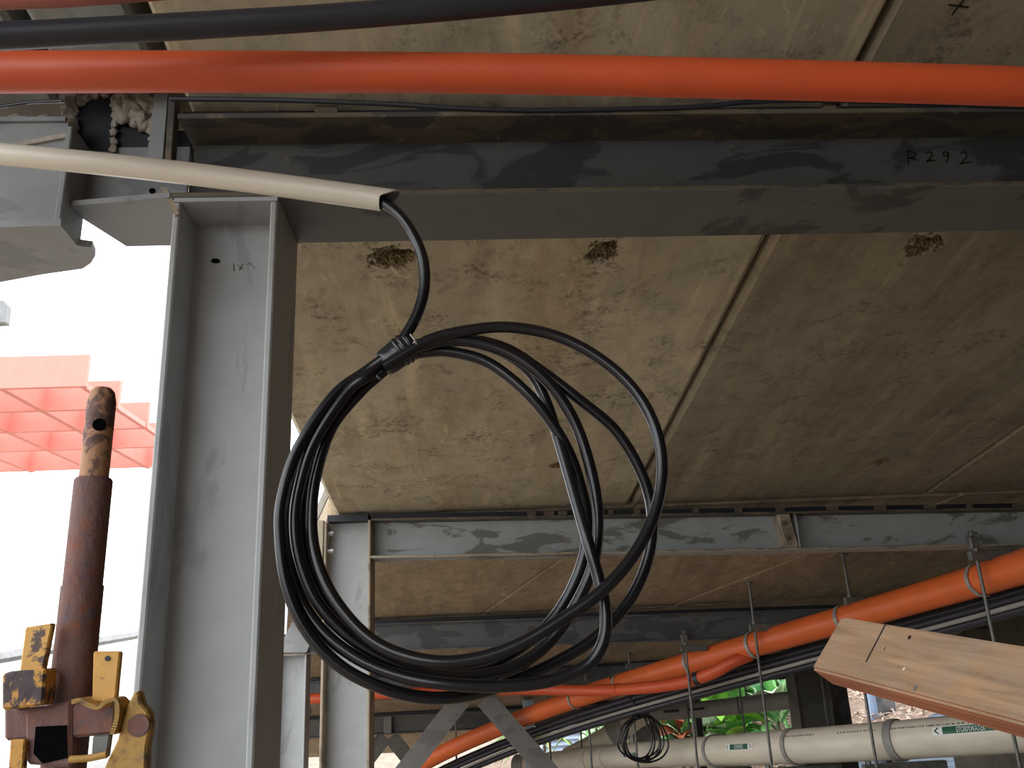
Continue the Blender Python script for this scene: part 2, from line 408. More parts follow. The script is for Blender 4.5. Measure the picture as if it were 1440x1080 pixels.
b1, z1f = ibeam('long dark wet-stained steel beam with rusty flanges and marker writing on its web', -.775, 7.4, 2.79, 2.79, 2.05, W, D,
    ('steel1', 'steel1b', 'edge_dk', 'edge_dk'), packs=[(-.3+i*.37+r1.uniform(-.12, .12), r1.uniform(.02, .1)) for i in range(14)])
b2, z2f = ibeam('grey steel beam with bolted cleat framing into the column behind the cable coil', -.64, 6.28, 2.162, 2.162-.021*6.92, 5.73, .27, D,
    ('steel2', 'steel2', 'edge_dk', 'edge'), packs=[(.45+i*.12+r1.uniform(-.04, .04), r1.uniform(.02, .07)) for i in range(7)]+[(1.6+i*.33+r1.uniform(-.1, .1), r1.uniform(.02, .08)) for i in range(9)])
b3, z3f = ibeam('charcoal steel beam behind the cable coil, third along the ramp', -1.6, 5.4, 1.545, 1.545-.012*7, 8.60, .25, D, ('steel3', 'steel3', 'steel3'))
b4, z4f = ibeam('dark steel beam with diagonal braces under it, behind the thin orange conduit', -3.0, 4.4, .93, .93, 11.3, .25, D, ('steel3', 'steel3', 'steel3'))
b5, z5f = ibeam('brown-grey steel beam with a small stiffener, farthest down the ramp', -4.3, 2.6, .265, .265, 14.0, .25, .27, ('browncol', 'browncol', 'browncol'))
# cleat with bolts on second beam
xc = P(1112, 740, 5.73).x; zc = z2f(xc)
cl = MB(); cl.hexa([(xc-.045, 5.745, zc+.016), (xc+.045, 5.745, zc+.016), (xc+.045, 5.87, zc+.016), (xc-.045, 5.87, zc+.016)],
    [(xc-.075, 5.745, zc+D-.016), (xc+.01, 5.745, zc+D-.016), (xc+.01, 5.87, zc+D-.016), (xc-.075, 5.87, zc+D-.016)])
c_o = obj('cleat_plate', cl, 'edge', b2, bevel=.004, label='weathered bolted cleat plate')
for k, (dx, dz) in enumerate(((-.045, .185), (-.03, .085))):
    m = MB(); m.cyl((xc+dx, 5.745, zc+dz), (xc+dx, 5.715, zc+dz), .02, 6); obj('bolt', m, 'edge_dk', c_o)
m = MB(); m.box(xc+.045, xc+.055, 5.74, 5.99, zc+.016, zc+D-.016); obj('web_stiffener', m, 'steel2', b2)
# stiffener on the farthest beam
xs5 = P(545, 1015, 14).x; m = MB(); m.box(xs5-.06, xs5+.06, 14.0, 14.12, .281, .265+.254); obj('web_stiffener', m, 'brace', b5, bevel=.004)

# marker writing R292 on the web of the first beam
def glyph(ox, oy, s_, pts): return [(ox+px*s_, oy+py*s_) for px, py in pts]
Rg = [[(0, 0), (2, 18)], [(-2, 1), (4, -1), (10, 1), (12, 5), (8, 9), (1, 10)], [(4, 10), (16, 13)]]
two = [[(0, 2), (4, -1), (8, 1), (8, 6), (4, 11), (0, 15), (6, 13), (14, 13)]]
nine = [[(10, 3), (6, 0), (2, 3), (4, 7), (9, 6), (10, 2), (10, 9), (7, 16)]]
L = []
for gl, ox, oy, s_ in ((Rg, 1276, 213, .95), (two, 1303, 214, .9), (nine, 1324, 213, .95), (two, 1350, 214, 1.1)):
    for st in gl: L.append(glyph(ox, oy, s_, st))
yw = 2.05+W/2-.006-.0012
m = MB()
for ln in L:
    pts = [P(x, y, yw) for x, y in ln]
    for a, b in zip(pts[:-1], pts[1:]):
        d = (b-a); q = d.normalized(); s_ = q.cross(Vector((0, 1, 0))).normalized()
        m.obox((a+b)/2, d*.56, s_*.0022, Vector((0, .0009, 0)))
obj('marker_writing', m, 'ink', b1, label='black handwritten R 2 9 2')

# ---- columns (flanges side on, web facing the camera)
def column(label, xl, xr, Y, wd, ztop, zbot, mats, tf=.018, tw=.012, cap=True, group=None):
    t = thing('steel_column', ((xl+xr)/2, Y+wd/2, zbot), label, 'column', group)
    m = MB(); m.box(xl, xl+tf, Y, Y+wd, zbot, ztop); obj('flange', m, mats[1], t, bevel=.004)
    m = MB(); m.box(xr-tf, xr, Y, Y+wd, zbot, ztop); obj('flange', m, mats[1], t, bevel=.004)
    m = MB(); m.box(xl+tf, xr-tf, Y+wd/2-tw/2, Y+wd/2+tw/2, zbot, ztop); obj('web', m, mats[0], t)
    m = MB(); m.box(xl-.06, xr+.06, Y-.06, Y+wd+.06, zbot-.005, zbot+.02); obj('base_plate', m, mats[0], t)
    if cap:
        m = MB(); m.box(xl, xr, Y, Y+wd, ztop, ztop+.012); obj('cap_plate', m, mats[1], t)
    return t
c1 = column('big grey steel column beside the cable coil, under the first beam', -.765, -.487, 2.05, .285, 2.776, 0.0, ('col', 'col'))
# hole and chalk scribble on the first column
hp = P(303, 367, 2.19-.007); m = MB(); m.cyl(hp, hp-Vector((0, .002, 0)), .0125, 14); m.v = [Vector((v.x, v.y, hp.z+(v.z-hp.z)*.55)) for v in m.v]; obj('bolt_hole', m, 'void', c1)
m = MB()
for i, (xa, ya, xb, yb) in enumerate(((328, 370, 329, 381), (334, 372, 341, 379), (341, 371, 336, 380), (346, 372, 352, 370), (352, 370, 358, 378))):
    a, b = P(xa, ya, 2.184), P(xb, yb, 2.184); d = b-a; m.obox((a+b)/2, d*.5, d.normalized().cross(Vector((0, 1, 0)))*.0013, Vector((0, .0006, 0)))
obj('pencil_scribble', m, 'greymark', c1)
c2 = column('pale grey steel column with tan flange edge, carrying the second beam', -.955, -.64, 5.73, .285, 2.42, ground_z(5.9), ('col', 'edge'), cap=False)
for zz_ in (2.345, 2.225):
    m = MB(); m.cyl((-.937, 5.80, zz_), (-.90, 5.80, zz_), .017, 6); obj('bolt', m, 'boltm', c2)
m = MB(); m.box(-.995, -.957, 5.72, 5.98, 2.16, 2.43); obj('end_plate', m, 'edge', c2, bevel=.003)
m = MB(); m.box(-.937, -.66, 5.75, 6.0, 2.421, 2.465); obj('cap_pad', m, 'black', c2)
c3 = column('light grey steel column below the triangular gusset, beyond the big column', -1.86, -1.575, 8.6, .25, 1.54, ground_z(8.7), ('col', 'col'), cap=True)
# gusset seen between the big column and the cable
gp = [P(390, 918, 8.55), P(418, 860, 8.55), P(439, 900, 8.55), P(431, 918, 8.55)]
t = thing('gusset_plate', tuple(gp[0]), 'triangular grey gusset plate on top of the light grey column', 'gusset')
m = MB(); m.prism(gp, (0, .06, 0)); obj('plate', m, 'plate', t, bevel=.005)
m = MB(); m.prism([P(430, 918, 8.62), P(440, 899, 8.62), P(458, 893, 8.62), P(458, 918, 8.62)], (0, .06, 0)); obj('stiffener', m, 'steel3', t)
# perforated pale angle strip beside the column
t = thing('perforated_angle', tuple(P(398, 892, 7.0)), 'pale perforated steel angle seen past the big column', 'angle')
a0, a1, a2, a3 = P(390, 895, 7.0), P(403, 892, 7.0), P(406, 835, 7.0), P(392, 838, 7.0)
m = MB(); m.prism([a0, a1, a2, a3], (0, .02, 0)); obj('strip', m, 'white', t, bevel=.002)
for yy in (850, 864, 880):
    q = P(396.5, yy, 6.998); m = MB(); m.cyl(q, q+Vector((0, -.003, 0)), .008, 10); obj('hole', m, 'black', t)

# right side posts
def post(label, xl, xr, ytop, Y, depth, zbot, mat, name='steel_post', ybot=None, web=True, ztop=None):
    a = P(xl, ytop, Y); b = P(xr, ytop, Y); zt = ztop if ztop is not None else a.z
    t = thing(name, ((a.x+b.x)/2, Y+depth/2, zbot), label, 'post')
    if web:
        tf = .02
        m = MB(); m.box(a.x, a.x+tf, Y, Y+depth, zbot, zt); obj('flange', m, mat, t, bevel=.003)
        m = MB(); m.box(b.x-tf, b.x, Y, Y+depth, zbot, zt); obj('flange', m, mat, t, bevel=.003)
        m = MB(); m.box(a.x+tf, b.x-tf, Y+depth*.12, Y+depth*.2, zbot, zt); obj('web', m, mat, t)
    else:
        m = MB(); m.box(a.x, b.x, Y, Y+depth, zbot, zt); obj('shaft', m, mat, t, bevel=.006)
        m = MB(); m.box(a.x-.03, b.x+.03, Y-.03, Y+depth+.03, zbot, zbot+.015); obj('foot_plate', m, mat, t)
    return t
post('brown-grey steel post behind the sawn timber end', 1118, 1166, 960, 10.2, .3, -1.7, 'browncol', ztop=slab_z(10.5, 2)-.004)
post('dark steel post with a thin seam, next to the brown-grey post', 1166, 1190, 960, 10.6, .22, -1.75, 'steel3', ztop=slab_z(10.82, 2)-.004)
post('grey post standing behind the small cable coil', 886, 921, 985, 12.9, .3, -2.2, 'brace', web=False, ztop=slab_z(13.2, 3)-.004)
post('thin black post between garden plants and the pipes', 974, 983, 968, 12.0, .1, -2.0, 'blackpipe', web=False, ztop=slab_z(12.1, 3)-.02)
post('pale blue post on the bark bank', 1219, 1238, 970, 13.4, .1, -.6, 'bluepost', web=False, ztop=1.05)
post('dark post beside the pale blue post', 1238, 1256, 970, 13.2, .2, -.6, 'steel3', web=False, ztop=1.05)
post('blue-grey post behind the diagonal brace', 738, 752, 1030, 13.3, .2, -2.3, 'fence', web=False, ztop=slab_z(13.5, 3)-.004)

# diagonal braces
def brace(label, a, b, wd, parent_y, mat='brace'):
    t = thing('diagonal_brace', tuple(b), label, 'brace')
    m = MB(); m.bar(a, b, wd, .016, (1, 0, 0)); obj('leg_plate', m, mat, t, bevel=.003)
    d = (b-a).normalized(); s_ = Vector((1, 0, 0)); s_ = (s_-d*s_.dot(d)).normalized()
    sg = -1 if d.x > 0 else -1
    off = s_*sg*wd/2
    m = MB(); m.bar(a+off+Vector((0, .06, 0)), b+off+Vector((0, .06, 0)), .12, .014, (0, 1, 0)); obj('side_plate', m, mat, t, bevel=.003)
    return t
brace('brown-grey diagonal brace running down to the left under the dark beam', P(650, 982, 11.42), P(545, 1118, 11.42), .24, 0)
brace('brown-grey diagonal brace running down to the right across the orange pipe', P(682, 982, 11.36), P(800, 1118, 11.36), .24, 0)
brace('far small diagonal brace running down to the left from the stiffened beam', P(542, 1036, 14.1), P(500, 1090, 14.1), .22, 0, 'browncol')
brace('far small diagonal brace running down to the right from the stiffened beam', P(550, 1036, 14.07), P(610, 1110, 14.07), .22, 0, 'browncol')

# ---- steelwork left of the first column
t = thing('spandrel_beam', (-1.06, 2.05, 2.69), 'grey weathered steel spandrel beam with ragged lower flange, left of the big column', 'beam')
m = MB(); m.box(-3.2, -1.075, 2.06, 2.085, 2.70, 3.035); obj('web', m, 'plate', t)
m = MB()
poly = [PZ(x, y, 2.682) for x, y in ((85, 317), (99, 334), (108, 345), (120, 347), (129, 348), (134, 360), (128, 370), (116, 378), (60, 386), (0, 397))]
m.prism([(-3.2, 2.34, 2.682), (-3.2, 2.05, 2.682)]+poly, (0, 0, .02)); obj('bottom_flange', m, 'plate', t)
m = MB(); m.box(-1.075, -1.058, 2.05, 2.174, 2.702, 3.02); obj('end_plate', m, 'plate', t, bevel=.003)
m = MB(); m.box(-3.2, -1.08, 2.05, 2.30, 3.036, 3.05); obj('top_flange', m, 'plate', t)
m = MB(); pr = random.Random(5)
for i in range(9): m.blob((-1.10-.012*i+pr.uniform(-.01, .01), 2.052, 2.70+pr.uniform(-.006, .008)), pr.uniform(.010, .018), .3, 14, 2, seed=i)
obj('weld_slag', m, 'mortar', t, smooth=2)
a, b = P(18, 205, 2.055), P(98, 190, 2.055)
m = MB(); m.bar(a, b, .014, .008, (0, 0, 1)); obj('chalk_line', m, 'mortar', t)
m = MB()
for i in range(26): m.blob((-1.12-.05*i+pr.uniform(-.02, .02), 2.08+pr.uniform(0, .05), 3.05+pr.uniform(-.012, .012)), pr.uniform(.016, .03), .35, 16, 2, (1.6, 1, .8), seed=i)
obj('mortar_bed', m, 'mortar', t, smooth=2)
# hollows between spandrel and column, their dark painted by black plates
t = thing('void_pocket', (-1.0, 2.16, 2.97), 'hollows filled with painted shade and squeezed mortar between spandrel and first column', 'pocket')
m = MB(); m.prism([P(107, 140, 2.17), P(160, 131, 2.17), P(158, 213, 2.17), P(105, 206, 2.17)], (0, .03, 0)); obj('void_shade_plate', m, 'black', t)  # black plate paints the dark inside the hollow
m = MB(); m.prism([P(165, 140, 2.18), P(214, 140, 2.18), P(212, 213, 2.18), P(163, 213, 2.18)], (0, .03, 0)); obj('void_shade_plate', m, 'black', t)
m = MB(); m.box(-1.10, -.79, 2.215, 2.33, 3.035, 3.235); obj('void_shade_block', m, 'black', t)  # black box paints the unlit back of the hollow
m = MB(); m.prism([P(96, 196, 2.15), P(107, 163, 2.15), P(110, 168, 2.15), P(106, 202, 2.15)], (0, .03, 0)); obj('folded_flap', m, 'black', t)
m = MB()
for i, (x, y, r) in enumerate(((176, 158, .030), (188, 150, .034), (198, 164, .030), (203, 174, .022), (190, 165, .024), (207, 148, .034), (180, 147, .026), (168, 142, .024), (196, 141, .028),
        (162, 150, .011), (162, 162, .010), (161, 174, .010), (160, 186, .010), (160, 198, .010), (159, 209, .010),
        (216, 160, .014), (216, 172, .016), (215, 184, .014), (216, 195, .014), (214, 204, .010), (112, 140, .016), (122, 135, .014), (134, 133, .012), (148, 131, .012), (100, 146, .02), (104, 158, .014), (96, 152, .018))):
    m.blob(P(x, y, 2.165), r*1.08, .3, 15, 3, (1, .7, 1.15), seed=i)
obj('squeezed_mortar', m, 'mortar', t, smooth=2)
m = MB(); m.prism([P(217, 132, 2.12), P(236, 132, 2.12), P(228, 228, 2.12), P(208, 224, 2.12)], (0, .02, 0)); obj('side_plate', m, 'plate', t)
m = MB(); m.prism([P(237, 135, 2.06), P(247, 135, 2.06), P(240, 236, 2.06), P(231, 234, 2.06)], (0, .04, 0)); obj('edge_plate', m, 'edge_dk', t, bevel=.002)
hp = P(215, 270, 2.18); m = MB(); m.cyl(hp, hp-Vector((0, .008, 0)), .009, 12); obj('bolt_hole', m, 'void', b1)
m = MB(); m.box(-1.10, -.777, 2.175, 2.186, 2.807, 3.03); obj('stub_web', m, 'plate', b1)
m = MB(); m.prism([(-1.075, 2.09, 2.79), (-.777, 2.05, 2.79), (-.777, 2.335, 2.79), (-1.0, 2.335, 2.79)], (0, 0, .016)); obj('stub_flange', m, 'plate', b1)
m = MB(); m.prism([P(225, 262, 2.06), P(235, 264, 2.06), P(252, 300, 2.045), P(246, 304, 2.045)], (0, .03, 0)); obj('end_weld', m, 'edge', b1)

# ================================================================== SERVICES NEAR THE CAMERA
# orange conduit in front of the first beam
def path(pts, per=8): return spline([P(*q) for q in pts], per)
o_pts = path([(-160, 101, 1.42), (0, 101.5, 1.44), (240, 101, 1.45), (480, 101.5, 1.46), (720, 104, 1.46), (960, 109, 1.45), (1200, 115, 1.44), (1440, 122, 1.44), (1640, 131, 1.43)])
m = MB(); m.tube(o_pts, .0405, 28); tag(obj('orange_conduit', m, 'orange2', smooth=True, origin=o_pts[0]), 'long orange conduit passing in front of the first steel beam', 'conduit')
k_pts = path([(-200, 55, 1.22), (0, 51, 1.27), (240, 38, 1.31), (480, 23, 1.34), (720, 3, 1.36), (960, -22, 1.38), (1250, -60, 1.4)])
m = MB(); m.tube(k_pts, .0245, 24); tag(obj('black_conduit', m, 'blackpipe', smooth=True, origin=k_pts[0]), 'black conduit running above the orange conduit under the slab', 'conduit')
r_pts = path([(-120, 6, 1.5), (0, 0, 1.5), (100, -4, 1.5), (260, -16, 1.52), (420, -30, 1.55)])
m = MB(); m.tube(r_pts, .020, 20); tag(obj('red_conduit', m, simple('dull_red_conduit', (.30, .09, .07), .5), smooth=True, origin=r_pts[0]), 'dull red conduit at the edge of the slab above the black conduit', 'conduit')
# thin cable lying on the first beam's top flange
w_pts = path([(240, 139, 2.045), (400, 141, 2.045), (560, 147, 2.045), (640, 152, 2.045), (760, 155, 2.045), (960, 151, 2.045), (1060, 143, 2.045), (1160, 141, 2.045), (1300, 145, 2.045), (1440, 150, 2.045), (1600, 155, 2.045)])
m = MB(); m.tube(w_pts, .0075, 10); tag(obj('thin_cable', m, 'blackpipe', smooth=True, origin=w_pts[0]), 'thin black cable lying along the top flange of the first beam', 'cable')
l_pts = path([(-60, 156, 2.03), (0, 150, 2.03), (40, 144, 2.03), (88, 142, 2.03)])
m = MB(); m.tube(l_pts, .005, 8); tag(obj('loose_wire', m, 'blackpipe', smooth=True, origin=l_pts[0]), 'thin dark wire on the mortar above the spandrel beam', 'wire')

# beige conduit with cut end
e0 = P(-140, 205, 1.80); e1 = P(541, 281, 1.70)
mid = [e0.lerp(e1, i/10) + Vector((0, 0, .012*math.sin(math.pi*i/10))) for i in range(11)]
t = thing('beige_conduit', tuple(e0), 'beige plastic conduit with a cut open end that the black cable leaves', 'conduit')
n = 28; RO, RI = .0265, .0235; m = MB()
ax = (e1-mid[-2]).normalized(); sd = ax.cross(Vector((0, 0, 1))).normalized(); uu = sd.cross(ax)
def cut(a):     # the end is sawn off ragged: the upper back wall reaches further
    u = math.sin(a); return .030*max(0, u)**.7 - .006*(u < 0)
vs = []
for i, p in enumerate(mid):
    for r in (RO,):
        for j in range(n):
            a = 2*math.pi*j/n; q = p+(sd*math.cos(a)+uu*math.sin(a))*r
            if i == len(mid)-1: q = q+ax*cut(a)
            vs.append(q)
fs = [(i*n+j, i*n+(j+1) % n, (i+1)*n+(j+1) % n, (i+1)*n+j) for i in range(len(mid)-1) for j in range(n)]
base = len(vs)
for k_, p in ((1, mid[-1]), (0, mid[-1]-ax*.35)):
    for j in range(n):
        a = 2*math.pi*j/n; vs.append(p+(sd*math.cos(a)+uu*math.sin(a))*RI+ax*(cut(a) if k_ else 0))
last = (len(mid)-1)*n
fs += [(last+j, last+(j+1) % n, base+(j+1) % n, base+j) for j in range(n)]
m.add(vs, fs); obj('pipe_wall', m, 'beige', t, smooth=True)
m = MB(); m.add(vs[base:], [(j, (j+1) % n, n+(j+1) % n, n+j) for j in range(n)] + [tuple(range(n, 2*n))]); 
m.v = [v - (v-(mid[-1] + ax*((v-mid[-1]).dot(ax)))).normalized()*.0004 for v in m.v]
obj('pipe_bore', m, 'inner', t, smooth=True)

# coiled black cable: one continuous run of turns, tied at the top
def T(pts, Ys):
    """pixel points with a depth for each, Ys = list of (index, Y) keys"""
    out = []
    for i, (x, y) in enumerate(pts):
        ks = sorted(Ys); Yv = ks[-1][1]
        for (i0, a), (i1, b) in zip(ks[:-1], ks[1:]):
            if i0 <= i <= i1: Yv = a+(b-a)*(i-i0)/(i1-i0); break
        if i < ks[0][0]: Yv = ks[0][1]
        out.append((x, y, Yv))
    return out
lead = T([(470, 274), (515, 280), (540, 286), (562, 303), (583, 334), (595, 366), (597, 402), (589, 436), (575, 464), (555, 492)], [(0, 1.715), (3, 1.69), (9, 1.70)])
t1 = T([(515, 522), (470, 556), (420, 630), (397, 700), (394, 755), (404, 825), (432, 888), (480, 938), (540, 968), (600, 981), (655, 978), (712, 962), (780, 932), (838, 896), (886, 842), (912, 782), (917, 725), (903, 668), (866, 606), (812, 560), (762, 522), (712, 490), (655, 477), (600, 482), (560, 494)],
       [(0, 1.71), (3, 1.68), (8, 1.70), (12, 1.75), (16, 1.76), (19, 1.73), (24, 1.73)])
t2 = T([(520, 520), (480, 552), (432, 632), (408, 700), (405, 760), (417, 828), (450, 884), (503, 926), (562, 950), (622, 961), (700, 965), (770, 958), (822, 938), (847, 906), (852, 865), (842, 815), (826, 760), (806, 690), (786, 620), (766, 560), (742, 520), (702, 493), (652, 480), (600, 485), (560, 497)],
       [(0, 1.74), (4, 1.73), (9, 1.68), (13, 1.67), (16, 1.68), (19, 1.76), (24, 1.75)])
t3 = T([(522, 526), (490, 550), (442, 622), (420, 690), (415, 740), (423, 792), (446, 846), (490, 894), (548, 930), (604, 948), (662, 952), (722, 938), (770, 905), (806, 856), (832, 800), (841, 740), (835, 680), (816, 612), (790, 562), (752, 520), (702, 491), (645, 478), (597, 486), (560, 500)],
       [(0, 1.70), (4, 1.70), (9, 1.72), (12, 1.73), (15, 1.73), (19, 1.70), (23, 1.70)])
t4 = T([(526, 532), (498, 552), (450, 622), (430, 690), (425, 740), (434, 790), (459, 846), (504, 893), (560, 927), (620, 944), (680, 938), (740, 905), (785, 860), (815, 802), (826, 745), (818, 690), (795, 626), (750, 562), (690, 512), (634, 495), (592, 496), (562, 504)],
       [(0, 1.76), (4, 1.76), (8, 1.76), (12, 1.76), (15, 1.75), (17, 1.72), (21, 1.73)])
t5 = T([(530, 530), (505, 553), (466, 602), (444, 670), (438, 730), (444, 782), (466, 836), (506, 886), (550, 915), (610, 930), (670, 926), (730, 906), (790, 871), (850, 828), (894, 776), (921, 720), (931, 660), (921, 600), (890, 546), (840, 502), (780, 472), (712, 460), (650, 466), (604, 478), (566, 500), (540, 516)],
       [(0, 1.73), (4, 1.72), (9, 1.66), (13, 1.64), (16, 1.66), (20, 1.68), (25, 1.69)])
run = lead+t1+t2+t3+t4+t5
cp = path(run, 7)
ct = thing('cable_coil', tuple(P(655, 985, 1.7)), 'heavy black cable hung in a loose coil from the beige conduit', 'cable')
m = MB(); m.tube(cp, .0123, 14); obj('cable', m, 'cable', ct, smooth=True)
# tape round the bundle, with a bright tie and a loose end
tc = [P(536, 514, 1.721), P(548, 506, 1.72), P(560, 497, 1.718), P(572, 489, 1.716), P(583, 482, 1.715)]
prof = [.020, .025, .0285, .030, .0305, .031, .031, .0315, .032, .032, .0325, .033, .033, .032, .030, .027, .022]
m = MB(); m.tube(spline(tc, 4), prof, 20)
tp_ = obj('tape_binding', m, 'tape', ct, smooth=2, label='shiny black tape')
wr = spline(tc, 4)
for k_ in (9, 11, 13):
    d_ = (wr[k_+1]-wr[k_]).normalized(); m = MB(); m.tube([wr[k_]-d_*.005, wr[k_]-d_*.003, wr[k_]+d_*.003, wr[k_]+d_*.005], [prof[k_]-.001, prof[k_]+.0022, prof[k_]+.0022, prof[k_]-.001], 20); obj('tape_wrap', m, 'tape', tp_, smooth=2)
for i, (xa, ya, xb, yb) in enumerate(((577, 470, 586, 484), (571, 474, 578, 486), (581, 482, 586, 480))):
    m = MB(); m.tube(spline([P(xa, ya, 1.675), P((xa+xb)/2+.5, (ya+yb)/2, 1.672), P(xb, yb, 1.675)], 4), .0016, 8); obj('tie_wire', m, 'boltm' if i != 1 else 'tape', tp_, smooth=True)
m = MB(); m.tube([P(529, 522, 1.70), P(531, 530, 1.70), P(535, 533, 1.70)], .004, 8); obj('tape_tail', m, 'tape', tp_, smooth=True)

# ---- rusty prop with wedge clamps
t = thing('adjustable_prop', (-.551, 1.25, 0), 'rusty adjustable steel prop with yellow wedge clamps, beside the big column', 'prop')
X0, Y0 = -.549, 1.25
prf = lambda r, z0, z1: MB().tube([(X0, Y0, z0), (X0, Y0, z1)], r, 28)
m = MB(); m.tube([(X0, Y0, 1.83), (X0, Y0, 1.975), (X0, Y0, 1.99), (X0, Y0, 1.996)], [.0205, .0205, .0175, .012], 28); it = obj('inner_tube', m, 'rustpaint', t, smooth=True)
hp = P(131, 602, 1.25); m = MB(); hc = Vector((X0, Y0, hp.z)); dv = (Vector(CAM)-hc); dv.z = 0; dv.normalize()
m.cyl(hc+dv*.0185, hc+dv*.0212, .0095, 18); obj('pin_hole', m, 'void', it)
m = MB(); m.tube([(X0, Y0, .02), (X0, Y0, 1.70), (X0, Y0, 1.70), (X0, Y0, 1.852), (X0, Y0, 1.856)], [.0282, .0282, .0265, .0265, .024], 30); obj('outer_tube', m, 'rust', t, smooth=True)
m = MB(); m.box(X0-.075, X0+.075, Y0-.075, Y0+.075, 0, .012); obj('base_plate', m, 'rust', t)
# clamp cross bar and plates (in front of and beside the tube)
def plate(name, px, Yd, thick, mat, parent, bev=.002):
    m = MB(); m.prism([P(x, y, Yd) for x, y in px], (0, thick, 0)); return obj(name, m, mat, parent, bevel=bev)
cb = plate('cross_bar', [(5, 992), (40, 995), (100, 990), (165, 985), (160, 1033), (100, 1038), (5, 1042)], 1.215, .05, 'rust', t, .004)
plate('bar_socket', [(50, 1022), (93, 1020), (94, 1066), (60, 1074), (47, 1060)], 1.208, .01, 'void', t, 0)
plate('collar', [(34, 1000), (100, 985), (100, 1080), (36, 1075)], 1.21, .02, 'rust', t, .004)
plate('wedge', [(35, 882), (74, 876), (60, 945), (27, 945)], 1.20, .012, 'yellow', t)
plate('wedge_keeper', [(2, 948), (15, 944), (64, 940), (60, 992), (2, 999)], 1.185, .035, 'yellow2', t, .003)
w2 = plate('wedge', [(131, 916), (169, 916), (162, 988), (129, 988)], 1.20, .012, 'yellow', t)
hp = P(151, 926, 1.1985); m = MB(); m.cyl(hp, hp+Vector((0, .003, 0)), .0035, 12); obj('rivet_hole', m, 'black', w2)
plate('wedge_tip', [(14, 1040), (35, 1040), (31, 1100), (10, 1100)], 1.20, .012, 'yellow2', t)
plate('wedge_tip', [(130, 1035), (155, 1032), (150, 1066), (128, 1066)], 1.21, .012, 'galv', t)
m = MB(); pts = path([(109, 986, 1.195), (120, 984, 1.195), (132, 990, 1.195), (145, 993, 1.195), (157, 985, 1.195), (168, 984, 1.195), (172, 993, 1.195), (171, 1010, 1.195), (165, 1030, 1.195)], 6)
for a, b in zip(pts[:-1], pts[1:]): m.bar(a, b+(b-a)*.25, .035, .006, (0, 1, 0))
obj('wavy_saddle', m, 'yellow3', t)
plate('clamp_arm', [(190, 971), (195, 974), (198, 990), (208, 1000), (212, 1020), (206, 1050), (204, 1100), (140, 1100), (148, 1076), (165, 1040), (172, 1010), (182, 985)], 1.19, .022, 'yellow3', t, .004)
hp = P(195, 1020, 1.19); m = MB(); m.tube([hp-Vector((0, .002, 0)), hp+Vector((0, .01, 0))], [.014, .016], 20); obj('pivot_boss', m, 'rust', t, smooth=True)
m = MB(); m.tube(path([(98, 1068, 1.185), (125, 1066, 1.185), (150, 1061, 1.185)], 4), .0045, 10); obj('retaining_pin', m, 'yellow3', t, smooth=True)

# ---- sawn timber
TL, BL, TR, BR = PD(1182, 868, 1.46), PD(1140, 940, 1.44), PD(1440, 897, 1.055), PD(1440, 1019, 1.035)
axv = (BR-BL).normalized(); hv = (TL-BL); hv = (hv-axv*hv.dot(axv)).normalized(); nv = axv.cross(hv); SG = 1 if nv.y > 0 else -1
hgt, thk = .106, .052; Lg = 1.15
t = thing('timber_beam', tuple(BL), 'weathered sawn timber with a saw cut across its face and red-brown lower side', 'timber')
start = BL - axv*0.0
mb = MB()
lo = [start+axv*.0, start+axv*Lg, start+axv*Lg+nv*thk*SG, start+axv*.0+nv*thk*SG]
skl = (TL-BL).dot(axv)
hi = [p+hv*hgt for p in lo]; hi[0] = hi[0]+axv*skl; hi[3] = hi[3]+axv*skl
mb.hexa(lo, hi)
rot = Matrix((axv, hv, nv)).transposed()
mb.v = [Vector(((v-BL).dot(axv), (v-BL).dot(hv), (v-BL).dot(nv))) for v in mb.v]
me = bpy.data.meshes.new('beam'); me.from_pydata(mb.v, [], mb.f); me.update()
bm = bmesh.new(); bm.from_mesh(me); bmesh.ops.recalc_face_normals(bm, faces=bm.faces)
bmesh.ops.bevel(bm, geom=bm.edges[:], offset=.004, segments=2, affect='EDGES'); bm.to_mesh(me); bm.free()
at = me.attributes.new('face_kind', 'FLOAT', 'FACE'); at.data.foreach_set('value', [1.0 if p.normal.y < -.6 else 0.0 for p in me.polygons])
me.materials.append(M['timber']); to = bpy.data.objects.new('beam', me); COL.objects.link(to); to.parent = t
to.rotation_euler = rot.to_euler()
def on_face(x, y):       # pixel -> front face plane of the timber
    d = Vector(ray(x, y)); q = (BL-Vector(CAM)).dot(nv)/d.dot(nv); return Vector(CAM)+d*q
a, b = on_face(1245.5, 878), on_face(1218, 931)
m = MB(); d = b-a; m.obox((a+b)/2-nv*SG*.0003, d*.5, axv*.0011, nv*.0006); obj('saw_cut', m, 'ink', t)
for (x, y, r, mt) in ((1280, 897, .0035, 'ink'), (1245, 913, .003, 'greymark'), (1272, 941, .0028, 'signwhite'), (1288, 969, .005, 'greymark')):
    q = on_face(x, y); m = MB(); m.blob(q, r, .4, 14, 2, (1, .18, 1), seed=x); obj('knot' if mt != 'signwhite' else 'paint_fleck', m, mt, t, smooth=True)
# trestle far to the right that carries the timber
q = BL+axv*(Lg-.12)
tr = thing('trestle', (q.x, q.y, 0), 'rusty steel post under the outer end of the sawn timber', 'post')
m = MB(); m.tube([(q.x, q.y, 0.02), (q.x, q.y, q.z+.001)], .03, 20); obj('tube', m, 'rust', tr, smooth=True)
m = MB(); m.box(q.x-.1, q.x+.1, q.y-.1, q.y+.1, 0, .02); obj('base_plate', m, 'rust', tr)

